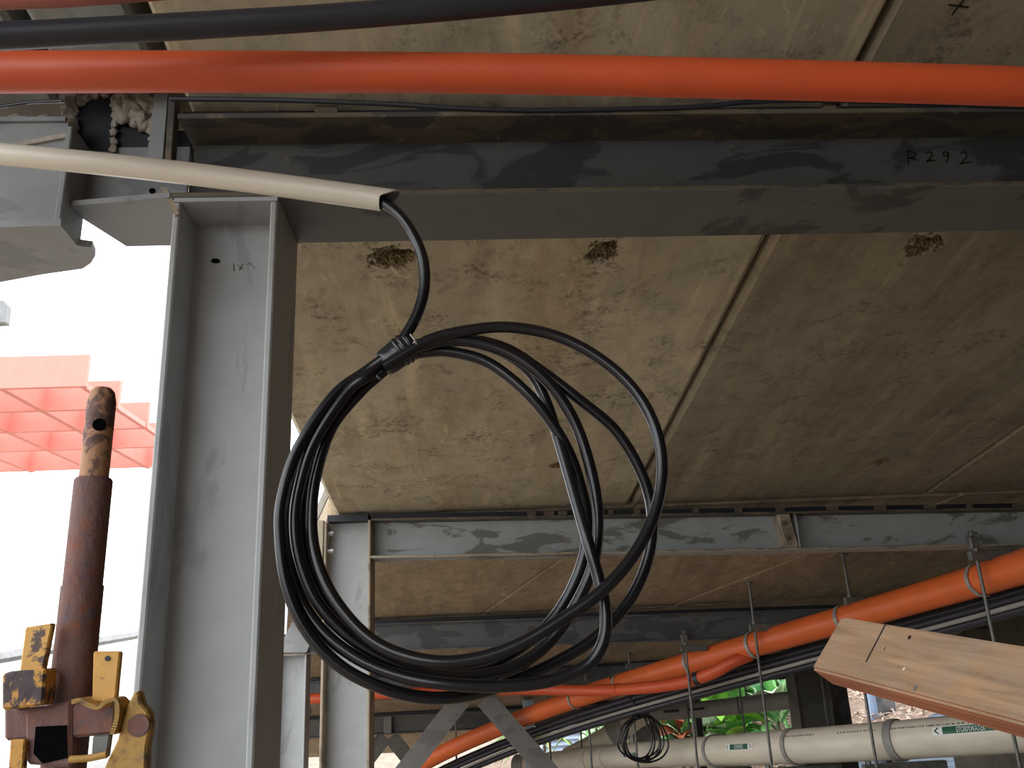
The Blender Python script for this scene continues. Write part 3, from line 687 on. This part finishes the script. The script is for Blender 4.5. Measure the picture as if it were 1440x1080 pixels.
# ================================================================== SERVICES ALONG THE RAMP
OP = [(1560, 757, 4.75), (1440, 796, 5.4), (1370, 817, 5.98), (1300, 839, 6.6), (1190, 871, 7.42), (1120, 891, 7.8), (1060, 906, 8.14), (1010, 920, 8.48), (980, 929, 8.8), (900, 955, 9.75), (800, 987, 10.9), (700, 1022, 12.0), (620, 1062, 13.0), (580, 1085, 13.6)]
def smooth_run(px, deg, n=90):
    q = np.array([P(*p) for p in px]); u = np.r_[0, np.cumsum(np.linalg.norm(np.diff(q, axis=0), axis=1))]; u /= u[-1]
    c = [np.polyfit(u, q[:, k], deg) for k in range(3)]
    return [Vector([float(np.polyval(c[k], s_)) for k in range(3)]) for s_ in np.linspace(0, 1, n)]
op = smooth_run(OP, 6)
m = MB(); m.tube(op, .112, 28); tag(obj('orange_pipe', m, 'orange', smooth=True, origin=op[0]), 'big orange pipe hung from rods, following the ramp down', 'pipe')
bp_ = path([(395, 985, 11.0), (480, 980, 10.9), (560, 975, 10.8), (720, 970, 10.55), (830, 971, 9.9), (900, 968, 9.2), (960, 960, 8.75), (1000, 947, 8.45), (1030, 931, 8.3), (1055, 921, 8.28)], 8)
m = MB(); m.tube(bp_, .06, 20); bo = tag(obj('orange_branch_pipe', m, 'orange2', smooth=True, origin=bp_[0]), 'thin orange conduit that joins the big orange pipe from the left', 'pipe')
for (i0) in (bp_[52], bp_[36]):
    k_ = bp_.index(i0); m = MB(); m.tube([bp_[k_]-(bp_[k_+1]-bp_[k_]).normalized()*.03, bp_[k_]+(bp_[k_+1]-bp_[k_]).normalized()*.03], .066, 20); obj('coupling', m, 'blackpipe' if k_ == 52 else 'orange2', bo, smooth=True)
# black conduits and a grey one running below the orange pipe
def follow(dy, dY, r, mat, label, name):
    pp = smooth_run([(x, y+dy*(7.4/Y)**.45, Y+dY) for x, y, Y in OP], 6); m = MB(); m.tube(pp, r, 14)
    return tag(obj(name, m, mat, smooth=True, origin=pp[0]), label, 'conduit')
follow(29, .36, .045, 'blackpipe', 'black conduit tucked closest under the big orange pipe', 'black_conduit')
follow(37, .24, .032, 'blackpipe', 'black conduit second below the big orange pipe', 'black_conduit')
follow(45, .15, .018, 'stormgrey', 'slim grey conduit between the black conduits along the ramp', 'grey_conduit')
follow(52, .25, .038, 'blackpipe', 'lowest black conduit of the bundle under the big orange pipe', 'black_conduit')

# hangers: rod + channel + clip
def near_pt(pp, Y): return min(pp, key=lambda p: abs(p.y-Y))
def hanger(label, rx, ry, rz, zb, clip_at=None, clamp=False, group=None, chl=.5):
    t = thing('pipe_hanger', (rx, ry, rz), label, 'hanger', group)
    m = MB(); m.cyl((rx, ry, rz), (rx, ry, zb), .0125 if ry < 9 else .014, 10); obj('threaded_rod', m, 'galv', t, smooth=True)
    q = near_pt(op, ry+.15)
    if clip_at is not None:
        q = clip_at
        zc_ = q.z+.112+.035
        m = MB(); x0, x1 = rx-.05, rx+chl
        m.box(x0, x1, ry-.02, ry+.025, zc_-.03, zc_+.035); ch = obj('strut_channel', m, 'galv', t, bevel=.004)
        m = MB(); m.cyl((rx, ry, zc_+.035), (rx, ry, zc_+.06), .024, 6); obj('nut', m, 'galv', t)
        # strap that hooks round the pipe
        i = min(range(1, len(op)-1), key=lambda k: (op[k]-q).length)
        tg = (op[i+1]-op[i-1]).normalized(); s1 = tg.cross(Vector((0, 0, 1))).normalized(); u1 = s1.cross(tg)
        c_ = op[i]; arc = [c_+(s1*math.cos(a)+u1*math.sin(a))*.121 for a in [math.radians(70+i_*15) for i_ in range(15)]]
        m = MB()
        for a, b in zip(arc[:-1], arc[1:]): m.bar(a, b, .035, .006, tg)
        obj('pipe_strap', m, 'strap', t)
    if clamp:
        m = MB(); m.box(rx-.035, rx+.03, ry-.02, ry+.03, rz-.03, rz+.06); m.box(rx-.02, rx+.02, ry-.015, ry+.02, rz+.06, rz+.10); obj('beam_clamp', m, 'galv', t, bevel=.006)
        m = MB(); m.cyl((rx, ry-.02, rz+.075), (rx, ry-.05, rz+.075), .014, 6); obj('clamp_bolt', m, 'galv', t)
    else:
        m = MB(); m.cyl((rx, ry, rz), (rx, ry, rz-.012), .04, 12); obj('anchor_washer', m, 'galv', t)
    return t
SP = [(1560, 1018, 6.1), (1440, 1028, 6.6), (1269, 1040, 7.2), (1160, 1047, 8.0), (1000, 1056, 9.5), (900, 1062, 11.3), (863, 1064, 12.1), (800, 1070, 13.0), (740, 1076, 13.6)]
sp = smooth_run(SP, 3)
def szz(Y): return near_pt(sp, Y).z-.19
GR = 'rods hung from the ramp slab for the orange pipe'
q = P(1368, 757, 5.71)
hanger('hanger clamped on the lower flange of the second beam', q.x, 5.71, z2f(q.x)+.005, szz(6.0), P(1380, 815, 5.98), True, GR, .4)
for (x, y, b, cxp, lab) in ((1185, 779, 1, (1195, 871, 7.42), 'hanger rod dropping from the slab behind the timber end'), (1053, 819, 1, (1062, 906, 8.14), 'hanger rod dropping beside the slab joint behind the second beam')):
    q = PS(x, y, b); hanger(lab, q.x, q.y, q.z, szz(q.y+.4), P(*cxp), False, GR, .30)
q = P(961, 893, 8.62); hanger('hanger clamped on the lower flange of the charcoal third beam', q.x, 8.585, z3f(q.x)+.004, szz(9.4), P(972, 932, 8.9), True, GR, .22)
for (x, y, cxp, lab) in ((884, 905, (885, 960, 9.95), 'far hanger rod passing behind the small cable coil'), (822, 928, (822, 981, 10.8), 'far hanger rod in front of the strap-leaved plant'), (768, 948, None, 'far hanger rod beside the blue-grey post'), (640, 985, None, 'far hanger rod between the two brown-grey diagonal braces')):
    q = PS(x, y, 2 if x != 640 else 3)
    if x == 884: q = PS(884, 918, 2)
    hanger(lab, q.x, q.y, q.z, -.25, P(*cxp) if cxp else None, False, GR+', far end', .35)
# thin far rods seen against the garden
for (x, ya, yb, Y, lab) in ((814, 985, 1052, 12.6, 'slim bare rod in front of the ribbed fence'), (1038, 950, 1036, 10.6, 'longer slim bare rod of the pair crossing the grey drain pipe'), (1046, 950, 985, 10.7, 'shorter slim bare rod of the pair ending at the grey drain pipe'), (965, 975, 1040, 10.9, 'slim bare rod beside the thin black post'), (1153, 940, 1025, 9.6, 'slim bare rod in front of the brown-grey post')):
    a, b = P(x, ya, Y), P(x+5, yb, Y); zt = slab_z(Y, 2 if Y < 11.45 else 3)
    t = thing('threaded_rod', (a.x, a.y, zt), lab, 'rod', 'bare rods before the garden')
    m = MB(); m.cyl((a.x, a.y, zt), (a.x, a.y, b.z), .012, 8); obj('rod', m, 'steel3', t, smooth=True)
    m = MB(); m.cyl((a.x, a.y, zt), (a.x, a.y, zt-.012), .03, 10); obj('anchor_washer', m, 'galv', t)
# rod with clip seen in the slot between the columns
q = PS(434, 935, 2); t = thing('threaded_rod', tuple(q), 'rusty rod with a round clip in the slot between two columns', 'rod')
m = MB(); m.cyl(q, q-Vector((0, 0, .62)), .016, 8); obj('rod', m, 'edge_dk', t, smooth=True)
m = MB(); m.blob(q-Vector((0, .02, .5)), .06, .2, 10, 2, (1, .5, 1)); obj('clip', m, 'galv', t, smooth=True)

# ---- stormwater pipe
st = thing('stormwater_pipe', tuple(sp[0]), 'cream stormwater pipe with green and white labels under the timber', 'pipe')
RS = .15
m = MB(); m.tube(sp, RS, 32); obj('pipe_wall', m, 'storm', st, smooth=True)
def frame(i):
    tg = (sp[min(i+1, len(sp)-1)]-sp[max(i-1, 0)]).normalized(); s1 = tg.cross(Vector((0, 0, 1))).normalized(); u1 = s1.cross(tg)
    return sp[i], tg, s1, u1
def at_px(x):
    def px(p):
        c = RM.T @ (np.array(p)-CAM); return 720+F*c[0]/-c[2]
    return min(range(len(sp)), key=lambda k: abs(px(sp[k])-x))
for x, wd, mt, gp_ in ((1268, .07, 'stormgrey', 'strut channel under the wide grey coupling of the stormwater pipe'), (1120, .05, 'strap', 'strut channel under the bright strap of the stormwater pipe'), (1006, .05, 'stormgrey', 'strut channel under the narrow grey coupling of the stormwater pipe'), (852, .10, 'storm', 0), (818, .5, 'storm', 0)):
    c_, tg, s1, u1 = frame(at_px(x)); m = MB(); m.tube([c_-tg*wd/2, c_+tg*wd/2], RS+.014, 32); obj('coupling' if mt != 'strap' else 'strap', m, mt, st, smooth=True)
    if gp_:
        m = MB(); c2_ = c_-u1*(RS+.05); m.box(c2_.x-.35, c2_.x+.35, c2_.y-.03, c2_.y+.03, c2_.z-.035, c2_.z+.03); 
        ch = thing('strut_channel', (c2_.x-.35, c2_.y, c2_.z), gp_, 'channel', 'channels under the stormwater pipe'); obj('channel_web', m, 'galv', ch, bevel=.004)
        m = MB(); m.cyl((c2_.x-.3, c2_.y, c2_.z+.03), (c2_.x-.3, c2_.y, c2_.z+.055), .025, 6); obj('nut', m, 'galv', ch)
# labels on the pipe: text wrapped on the cylinder
def text_mesh(s_):
    cu = bpy.data.curves.new('txt', 'FONT'); cu.body = s_; cu.align_x = 'CENTER'; cu.align_y = 'CENTER'; cu.size = 1; cu.resolution_u = 2
    ob = bpy.data.objects.new('txt', cu); COL.objects.link(ob)
    dg = bpy.context.evaluated_depsgraph_get(); me = bpy.data.meshes.new_from_object(ob.evaluated_get(dg))
    vs = [v.co.copy() for v in me.vertices]; fs = [tuple(p.vertices) for p in me.polygons]
    bpy.data.objects.remove(ob); bpy.data.curves.remove(cu); bpy.data.meshes.remove(me)
    return vs, fs
def wrapper(i, path_, R, ang0):
    tg = (path_[min(i+1, len(path_)-1)]-path_[max(i-1, 0)]).normalized(); tg = tg if tg.x > 0 else -tg
    toward = (Vector(CAM)-path_[i]); toward -= tg*toward.dot(tg); toward.normalize(); upv = tg.cross(-toward)
    if upv.z < 0: upv = -upv
    def f(u, v, lift):      # u along pipe, v round the pipe (up)
        a = v/R+ang0; return path_[i]+tg*u+(toward*math.cos(a)+upv*math.sin(a))*(R+lift)
    return f
def strip(f, u0, u1, v0, v1, lift, k=6):
    m = MB(); vs = []; 
    for j in range(k+1):
        v = v0+(v1-v0)*j/k; vs += [f(u0, v, lift), f(u1, v, lift), f(u1, v, lift-.002), f(u0, v, lift-.002)]
    fs = []
    for j in range(k):
        a = j*4; b = a+4; fs += [(a, a+1, b+1, b), (a+1, a+2, b+2, b+1), (a+2, a+3, b+3, b+2), (a+3, a, b, b+3)]
    fs += [(0, 1, 2, 3), (k*4+3, k*4+2, k*4+1, k*4)]
    return m.add(vs, fs)
def wrapped(f, shapes, lift):
    m = MB()
    for vs, fs in shapes: m.add([f(v[0], v[1], lift) for v in vs], fs)
    return m
def arrow(u, w_, h_, sgn):
    return ([(u, 0, 0), (u+sgn*w_, h_, 0), (u+sgn*w_*1.55, h_, 0), (u+sgn*w_*.55, 0, 0), (u+sgn*w_*1.55, -h_, 0), (u+sgn*w_, -h_, 0)], [(0, 1, 2, 3), (0, 3, 4, 5)])
def label(parent, path_, i, R, ang, Ln, H, both):
    f = wrapper(i, path_, R, ang)
    lb = obj('pipe_label', strip(f, -Ln/2, Ln/2, -H/2, H/2, .002), 'signwhite', parent, label='green and white STORMWATER sticker')
    gu0 = -Ln/2+H*1.25; gu1 = Ln/2-(H*1.25 if both else H*.1)
    obj('green_band', strip(f, gu0, gu1, -H*.44, H*.44, .0032), 'signgreen', lb)
    tv, tf_ = text_mesh('STORMWATER'); xs_ = [v.x for v in tv]; ys_ = [v.y for v in tv]
    tl = (gu1-gu0)*.50; sx = tl/(max(xs_)-min(xs_)); sy = H*.66/(max(ys_)-min(ys_)); cy_ = (max(ys_)+min(ys_))/2
    gm = (gu0+gu1)/2
    obj('lettering', wrapped(f, [([(gm+v.x*sx, (v.y-cy_)*sy, 0) for v in tv], tf_)], .0042), 'signwhite', lb)
    obj('arrow', wrapped(f, [arrow(-Ln/2+H*.22, H*.42, H*.38, 1)], .0042), 'ink', lb)
    if both: obj('arrow', wrapped(f, [arrow(Ln/2-H*.22, H*.42, H*.38, -1)], .0042), 'ink', lb)
label(st, sp, at_px(1372), RS, .30, .58, .062, True)
label(st, sp, at_px(1058), RS, .16, .46, .058, True)
label(st, sp, at_px(900), RS, .05, .5, .055, True)
# printed line along the pipe
for x in (1215, 1300, 1140, 1360):
    f = wrapper(at_px(x), sp, RS, .62); m = MB(); rr = random.Random(x)
    u = -.2
    while u < .2:
        l_ = rr.uniform(.008, .03); m2 = strip(f, u, u+l_, -.006, .006, .0015, 1); m.add(m2.v, m2.f); u += l_+rr.uniform(.006, .02)
    obj('printed_marks', m, 'greymark', st)
# wye branch and the upper grey pipe
br = path([(800, 1066, 13.0), (840, 1046, 12.7), (870, 1027, 12.5), (893, 1010, 12.4), (905, 1003, 12.35)], 6)
m = MB(); m.tube(br, .15, 24); wb = obj('branch_pipe', m, 'storm', st, smooth=True)
m = MB(); m.tube([br[12]-(br[13]-br[12]).normalized()*.12, br[12]+(br[13]-br[12]).normalized()*.12], .162, 24); obj('branch_socket', m, 'stormgrey', wb, smooth=True)
m = MB(); m.tube([sp[-1], sp[-1]-(sp[-2]-sp[-1]).normalized()*.2], .17, 24); obj('pipe_end_collar', m, 'stormgrey', st, smooth=True)
up_ = path([(905, 1003, 12.35), (960, 1000, 12.0), (1040, 992, 11.4), (1118, 984, 10.75)], 6)
ug = thing('grey_drain_pipe', tuple(up_[0]), 'grey drain pipe above the stormwater pipe, ending at the brown-grey post', 'pipe')
m = MB(); m.tube(up_, .105, 24); obj('pipe_wall', m, 'stormgrey', ug, smooth=True)
m = MB(); m.tube([up_[12]-Vector((.03, 0, 0)), up_[12]+Vector((.03, -.02, 0))], .112, 20); obj('strap', m, 'steel3', ug, smooth=True)
for ix in (5, 8):
    f = wrapper(ix, up_, .105, .1); pl = obj('pipe_label', strip(f, -.12, .12, -.018, .018, .002), 'ink', ug)
    obj('arrow', wrapped(f, [arrow(-.17 if ix == 5 else .17, .025, .02, 1 if ix == 5 else -1)], .003), 'ink', pl)

# small coil of thin cable
cc = thing('small_cable_coil', tuple(P(902, 1074, 9.9)), 'small coil of thin black cable hanging in front of the stormwater pipe', 'cable')
pts = [P(858, 952, 9.9), P(880, 975, 9.88), P(905, 1003, 9.86)]
rr = random.Random(11)
for k in range(7):
    cxk, rxk = 902+rr.uniform(-5, 6), rr.uniform(16, 29); top, botm = 1004+rr.uniform(-2, 6), 1072+rr.uniform(-6, 4)
    for i in range(1, 11):
        a = math.pi/2-2*math.pi*i/10
        x = cxk+rxk*math.cos(a)*(1.1-.25*math.sin(a)) ; y = (top+botm)/2-(botm-top)/2*math.sin(a)
        pts.append(P(x, y, 9.86+.02*math.sin(k*2.1)+.012*k-.04))
m = MB(); m.tube(spline(pts, 6), .0105, 8); obj('cable', m, 'tape', cc, smooth=True)
m = MB(); m.tube([P(899, 1006, 9.84), P(912, 1003, 9.84)], .035, 10); obj('tie', m, 'tape', cc, smooth=True)

# ================================================================== OUTSIDE LEFT
t = thing('red_formwork', (-7, 12.2, 0), 'red waffle formwork deck in the glare beyond the prop', 'formwork')
zb, zt = 5.5, 5.98
m = MB(); m.box(-13.0, -5.60, 12.16, 12.24, zb, zt+.02); obj('fascia', m, 'redform', t)
for yv in (13.45, 14.75, 16.2, 18.0):
    m = MB(); m.box(-13.0, -5.62, yv-.05, yv+.05, zb, zt); obj('cross_rib', m, 'redform', t)
m = MB(); m.box(-5.72, -5.64, 12.24, 18.2, zb+.003, zb+.09); obj('edge_rib', m, 'redform', t)
for xv in (-6.85, -8.05, -9.3, -10.6, -12.0):
    m = MB(); m.box(xv-.05, xv+.05, 12.24, 18.2, zb+.003, zt); obj('rib', m, 'redform', t)
for xv, yv in ((-5.9, 17.9), (-12.7, 17.9), (-12.7, 12.5)):
    m = MB(); m.cyl((xv, yv, ground_z(yv)-.02 if ground_z(yv) > -4.3 else -4.3), (xv, yv, zb), .07, 14); obj('shore_post', m, 'white', t, smooth=True)
# hoarding with grey capping
A, B = P(-80, 938, 11), P(210, 890, 19)
t = thing('site_hoarding', (A.x, A.y, 0), 'white site hoarding with a grey capping rail in the glare', 'hoarding')
m = MB(); m.hexa([(A.x, A.y, -2.2), (B.x, B.y, -3.5), (B.x, B.y+.06, -3.5), (A.x, A.y+.06, -2.2)], [(A.x, A.y, A.z), (B.x, B.y, B.z), (B.x, B.y+.06, B.z), (A.x, A.y+.06, A.z)]); obj('sheet', m, 'white', t)
m = MB(); m.bar(A, B, .12, .10, (0, 1, 0)); obj('capping_rail', m, 'capgrey', t)
q = P(4, 440, 9)
t = thing('outrigger_beam', (-9.5, 9.06, -1.3), 'end of a grey outrigger beam poking into the glare above the red formwork', 'beam')
m = MB(); m.prism([(-9.6, 9.0, q.z-.13), P(7, 454, 9), P(9, 428, 9), P(4, 421, 9), (-9.6, 9.0, q.z+.13)], (0, .12, 0)); obj('arm', m, 'capgrey', t, bevel=.015)
m = MB(); m.box(-9.6, -9.4, 8.95, 9.15, -1.3, q.z-.13); obj('mast', m, 'capgrey', t)

# ================================================================== GARDEN
def bank_z(X, Y): return -1.9+.33*X+.02*(Y-12)
g = MB(); nx, ny = 24, 14
for j in range(ny+1):
    for i in range(nx+1):
        X = -.5+i*.7; Y = 12.2+j*.9
        g.v.append(Vector((X, Y, bank_z(X, Y)+.12*noise.noise(Vector((X, Y, 0))))))
g.f = [(j*(nx+1)+i, j*(nx+1)+i+1, (j+1)*(nx+1)+i+1, (j+1)*(nx+1)+i) for j in range(ny) for i in range(nx)]
tag(obj('garden_bank', g, 'bank', smooth=True), 'bark covered garden bank rising behind the pipes', None, None, 'structure')
ch = MB(); rr = random.Random(2)
for i in range(2600):
    X = rr.uniform(4.2, 9.5); Y = rr.uniform(12.3, 17); z = bank_z(X, Y)+.12*noise.noise(Vector((X, Y, 0)))+.01
    d = Vector((rr.uniform(-1, 1), rr.uniform(-1, 1), rr.uniform(-.4, .6))).normalized()*rr.uniform(.03, .10); s_ = d.cross(Vector((0, 0, 1))).normalized()*rr.uniform(.008, .025)
    c = Vector((X, Y, z+.02)); ch.add([c-d, c+s_, c+d, c-s_, c+Vector((0, 0, .012))], [(0, 1, 4), (1, 2, 4), (2, 3, 4), (3, 0, 4), (3, 2, 1, 0)])
tag(obj('bark_mulch', ch, 'chip'), 'loose pale bark mulch on the garden bank', 'mulch', None, 'stuff')
# ribbed sheet fence
f_ = MB(); X0f, X1f = 1.55, 12.0; zr = [-2.2+i*.02 for i in range(220)]
for z in zr:
    d = .03*math.sin(z*2*math.pi/.12); f_.v += [Vector((X0f, 20.2+d, z)), Vector((X1f, 21.5+d, z))]
f_.f = [(2*i, 2*i+1, 2*i+3, 2*i+2) for i in range(len(zr)-1)]
t = thing('ribbed_fence', (X0f, 20.2, -2.2), 'blue-grey ribbed sheet fence behind the garden plants', 'fence'); obj('ribbed_sheet', f_, 'fence', t, smooth=True)
for k in range(4):
    q = k/3; X = X0f+(X1f-X0f)*q; Y = 20.2+1.3*q; m = MB(); m.box(X-.05, X+.05, Y-.10, Y-.03, -2.25, 2.2); obj('post', m, 'white', t)

def leaf_mesh(name, L, Wd, droop, fold, mat, strap=False):
    me = bpy.data.meshes.new(name); vs = []; fs = []; k = 7
    for i in range(k+1):
        q = i/k; wv = Wd*(math.sin(math.pi*min(1, q**.8))**.8 if not strap else (1-q)**.5*min(1, .4+q*4)) if 0 < q < 1 else .004
        x = L*q*(1-.15*droop*q); z = L*(.45*q-droop*q*q)
        vs += [(x, -wv/2, z+fold*wv), (x, 0, z), (x, wv/2, z+fold*wv)]
    for i in range(k):
        a = 3*i; fs += [(a, a+1, a+4, a+3), (a+1, a+2, a+5, a+4)]
    me.from_pydata(vs, [], fs); me.update(); me.materials.append(M[mat])
    for p in me.polygons: p.use_smooth = True
    return me
LV = {}
for mt in ('leaf_a', 'leaf_b', 'leaf_c', 'leaf_d', 'leaf_e', 'leaf_f'):
    LV[mt, 0] = leaf_mesh('broad_'+mt, .42, .20, .45, .25, mt); LV[mt, 1] = leaf_mesh('strap_'+mt, .75, .07, .7, .4, mt, True)
    LV[mt, 2] = leaf_mesh('paddle_'+mt, .85, .26, .35, .2, mt)
def plant(label, x, y, Y, mats, kind, nl, hgt, sc=1.0, group=None, cat='plant', seed=0):
    c = P(x, y, Y); zb = bank_z(c.x, Y)+.12*noise.noise(Vector((c.x, Y, 0))); top = max(c.z, zb+.2)
    t = thing('garden_plant', (c.x, c.y, zb), label, cat, group); r = random.Random(seed+int(x))
    m = MB(); m.tube([(c.x, c.y, zb-.05), (c.x+.03, c.y, (zb+top)/2), (c.x, c.y, top+.15)], .018*sc, 8); obj('stem', m, 'trunk', t, smooth=True)
    for i in range(nl):
        o = bpy.data.objects.new('leaf', LV[r.choice(mats), kind]); COL.objects.link(o); o.parent = t
        hz = top-zb+r.uniform(-hgt, hgt) if kind != 1 else top-zb+r.uniform(-.06, .08)
        o.location = (r.uniform(-.05, .05), r.uniform(-.05, .05), max(.05, hz))
        o.rotation_euler = (r.uniform(-.5, .5), r.uniform(-.9, .35), i*2.4+r.uniform(-.4, .4))
        s_ = sc*r.uniform(.75, 1.25); o.scale = (s_, s_, s_)
    return t
plant('strap-leaved green plant in front of the ribbed fence', 838, 1020, 15.5, ['leaf_b', 'leaf_c', 'leaf_d'], 1, 40, .1, 1.25)
plant('sunlit yellow-green plant beside the blue-grey post', 765, 1045, 16.5, ['leaf_e', 'leaf_a', 'leaf_c'], 1, 36, .2, 1.3)
plant('bright green broad-leaved plant above the small coil', 880, 1000, 15.0, ['leaf_a'], 0, 12, .15, 1.25)
plant('broad-leaved bright green plant left of the thin black post', 1010, 972, 14.2, ['leaf_a', 'leaf_a', 'leaf_b'], 0, 18, .18, 1.6)
plant('leafy plant with red-tinged leaves under the grey drain pipe', 955, 1030, 14.4, ['leaf_a', 'leaf_b', 'leaf_f', 'leaf_d'], 0, 34, .3, 1.3)
plant('low mixed green plant below the grey drain pipe near the post', 1030, 1028, 14.2, ['leaf_a', 'leaf_b', 'leaf_c'], 0, 36, .3, 1.5)
plant('big paddle-leaved plant with dark blades beside the brown-grey post', 1095, 1022, 14.0, ['leaf_d', 'leaf_b', 'leaf_c'], 2, 22, .3, 1.2)
plant('tall pale strap-leaved plant above the grey drain pipe', 1065, 960, 15.2, ['leaf_c', 'leaf_b', 'leaf_c', 'leaf_a'], 1, 60, .2, 1.9)
plant('tall pale paddle-leaved plant next to the brown-grey post', 1108, 962, 14.8, ['leaf_c', 'leaf_c', 'leaf_e'], 2, 18, .3, 1.1)
plant('low green plant at the foot of the ribbed fence', 905, 1040, 15.6, ['leaf_b', 'leaf_c', 'leaf_d'], 1, 36, .2, 1.4)
for i, (x, y, lab) in enumerate(((930, 1010, 'dark leafy shrub behind the left end of the grey drain pipe'), (985, 1040, 'dark leafy shrub behind the thin black post'), (1050, 1010, 'dark leafy shrub behind the pair of slim rods'), (1100, 1000, 'dark leafy shrub behind the paddle-leaved plants'), (860, 1045, 'dark leafy shrub beyond the branch of the stormwater pipe'), (1020, 1000, 'dark leafy shrub behind the bright broad-leaved plant'))):
    plant(lab, x, y, 16.8, ['leaf_d', 'leaf_b', 'leaf_c'], 0, 34, .45, 1.7, 'back row shrubs', 'shrub', seed=i*17)
